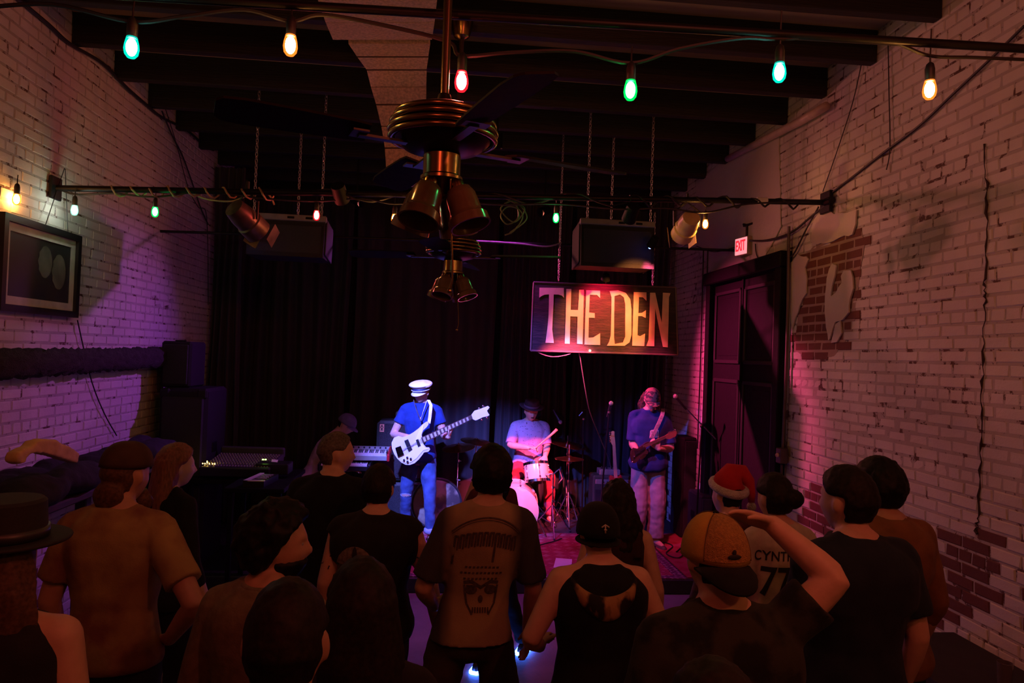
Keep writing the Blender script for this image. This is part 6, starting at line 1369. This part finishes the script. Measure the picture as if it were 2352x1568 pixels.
# --- santa hat
SR = cloth('red_felt', (.42, .02, .03)); FUR = mat('white_fur', (.72, .66, .64), .95, bump=1, scale=60, bscale=160)
p = person((1.56, 3.78, 0), .35, 1.60, 1.0, 'fair', 'person in red santa hat with white fur band near the door', shirt=cloth('patterned_scarf', (.10, .05, .05), col2=(.03, .025, .05), thr=(.42, .58), scale=16), sleeve=1.5, trousers=(BLKJ, 0), shoes=SHOE, hair=(HD, 'short', 'hat'), hroll=.10)
B = MB(); B.torus((0, -.005, .052), .088, .026, 30, 10, Rx(.30) @ Ry(-.12), 1.18); wear(p, 'fur_band', B, FUR)
B = MB(); pts = [(0, 0, .04), (.0, -.01, .09), (.02, -.015, .135), (.065, -.03, .145), (.105, -.05, .10), (.125, -.06, .03), (.13, -.065, -.02)]; B.tube(pts, [.095, .093, .072, .05, .036, .026, .018], 18); wear(p, 'hat_cone', B, SR)
B = MB(); B.ball((.132, -.068, -.045), .028, 14, 10); wear(p, 'pompom', B, FUR)
q = MB(); q.torus(p.T((0, -.01, 1.48)), .085, .034, 24, 10, None, .9); q.build('scarf', cloth('dark_plaid_scarf', (.09, .03, .03), col2=(.03, .03, .06), thr=(.45, .55), scale=22), p.root, True)

# --- jersey 77
p = person((1.66, 3.45, 0), .08, 1.655, .98, 'fair', 'person in pale jersey with black letters and number 77, hair in a bun', female=True, shirt=cloth('cream_jersey', (.46, .40, .31)), sleeve=.7, trousers=(BLKJ, 0), shoes=SHOE, hair=(HD, 'bun'), hyaw=.1, hem=.82)
decal(p, p.shirt, [textpoly('CYNTHIA', -.04, 1.285, .066, .85)], DK, 'jersey_name')
decal(p, p.shirt, [textpoly('77', -.055, 1.155, .20, .72)], DK, 'jersey_number')

# --- navy tee, ear to the left
p = person((1.56, 2.62, 0), .10, 1.82, 1.10, 'fair', 'broad man in plain navy T-shirt with receding dark hair by the right wall', shirt=cloth('navy_tee', (.016, .022, .034)), trousers=(BLKJ, .004), shoes=SHOE, hair=(HD, 'short'), hyaw=.35, shoulder=1.14, sleeve=.7,
           arms={'L': dict(world=1, el=P(1868, 1385, 2.62), wr=P(1872, 1470, 2.66), d=(.1, .1, -1), pn=(1, 0, 0), ts=(0, 1, 0), curl=50)})
# --- brown shirt
p = person((1.945, 3.02, 0), .22, 1.80, 1.04, 'tan', 'man in rust brown button shirt with thick black hair closest to the right wall', shirt=cloth('rust_shirt', (.19, .085, .04)), sleeve=1.3, trousers=(BLKJ, 0), shoes=SHOE, hair=(HB, 'thick'), hyaw=.1, shoulder=1.06)
q = MB(); q.torus(p.T((0, -.010, 1.508)), .066, .014, 24, 8, Rx(.15), 1.05); q.build('collar', MATS['rust_shirt'], p.root, True)
# --- bald head at the bottom edge
person((.43, 1.05, 0), 0, 1.745, 1.0, 'tan', 'bald person whose crown shows at the bottom edge below the yellow cap', shirt=cloth('brown_tee', (.04, .025, .02)), trousers=(BLKJ, 0), shoes=SHOE, hair=(HD, 'balding'))
# --- short dark figure in light-up shoes by the stage
LED = mat('blue_light_sole', (.02, .05, .3), .4, emit=(.05, .16, 1.0), estr=24)
fL, fR = PZ(1092, 1540, 0), PZ(1205, 1502, 0); mid = (fL+fR)/2; k_ = 1.47/1.75
p = person((mid.x-.10, mid.y, 0), .1, 1.47, .92, 'tan', 'small person in light-up blue shoes mostly hidden behind the tan skull T-shirt', female=True, shirt=cloth('dark_red_top', (.10, .02, .025)), sleeve=1.4, trousers=(BLKJ, 0), shoes=SHOE, hair=(HB, 'long', .3),
           arms={'L': dict(el=(-.27, .02, 1.18), wr=(-.17, .02, 1.52), d=(.2, .1, 1), pn=(.9, .1, 0), ts=(0, .5, .6), curl=20)},
           legs={'R': dict(hip=(.09, 0, .9), kn=(.20, .03, .49), an=((fR.x-mid.x+.10)/k_, (fR.y-mid.y)/k_, .1), toe=(.6, 1, 0)), 'L': dict(hip=(-.09, 0, .9), kn=(-.02, .02, .49), an=((fL.x-mid.x+.10)/k_, (fL.y-mid.y)/k_, .1), toe=(.6, 1, 0))})
for k in 'RL':
    l = p.LG[k]; f, t = l['an'], l['toe']; w_ = t.cross(Vector((0, 0, 1))); q = MB(); rg = []
    for a, wd in ((-.075, .02), (-.06, .04), (0, .044), (.07, .048), (.12, .053), (.175, .046), (.20, .02)):
        c = f+t*a; c.z = .004; rg.append([c+w_*wd, c+w_*wd+Vector((0, 0, .02)), c-w_*wd+Vector((0, 0, .02)), c-w_*wd])
    q.rings(rg); q.build('light_sole', LED, p.root)

for i, (x0, y0, x1, y1) in enumerate(((1885, 1502, 1876, 1562), (1868, 1530, 1862, 1590))):
    tag(MB().tube([P(x0, y0, 2.68), P(x1, y1, 2.66)], .0055, 8).build('glow_stick', LED, None, True), ('longer' if i == 0 else 'shorter')+' blue glow stick held low by the man in the navy T-shirt', 'glow stick')
# ------------------------------------------------------------------ small pieces go under the part that carries them
UNDER = {'filament': 'glass', 'eye': 'body', 'tattoo': 'body', 'moustache': 'body', 'hat_band': 'hat_crown', 'hat_pin': 'hat_crown', 'cap_button': 'cap', 'cap_seam': 'cap', 'cap_panel': 'cap', 'cap_emblem': 'cap', 'cap_cord': 'cap_crown',
         'lamp_shade': 'lamp_holder', 'shirt_print': 'shirt', 'skull_print': 'shirt', 'print_strokes': 'shirt', 'skull_patch': 'shirt', 'skull_eyes': 'shirt', 'jersey_name': 'shirt', 'jersey_number': 'shirt', 'collar': 'shirt', 'torn_knee': 'trousers', 'bare_knee': 'trousers', 'trouser_cuff': 'trousers',
         'fret_inlay': 'neck', 'tuning_peg': 'headstock', 'lug': 'shell', 'port_ring': 'shell', 'rubber_foot': 'leg', 'badge_emblem': 'badge', 'seam': 'duct_section', 'key_strip': 'case', 'pompom': 'hat_cone', 'lettering': 'face', 'lens': 'housing', 'barn_door': 'housing', 'printed_shape': 'print'}  # printed_shape: the painted lamp reflections
base = lambda o: o.name.split('.')[0]
for root in [o for o in SC.objects if o.parent is None and o.children]:
    kids = sorted(root.children, key=lambda o: (len(o.name), o.name)); count = {}
    for k in kids:
        want = UNDER.get(base(k))
        if not want or k.children: continue
        hosts = [h for h in kids if base(h) == want]
        if not hosts: continue
        i = count.get(base(k), 0); count[base(k)] = i+1
        k.parent = hosts[i % len(hosts)] if base(k) in ('lamp_shade', 'rubber_foot') else hosts[0]
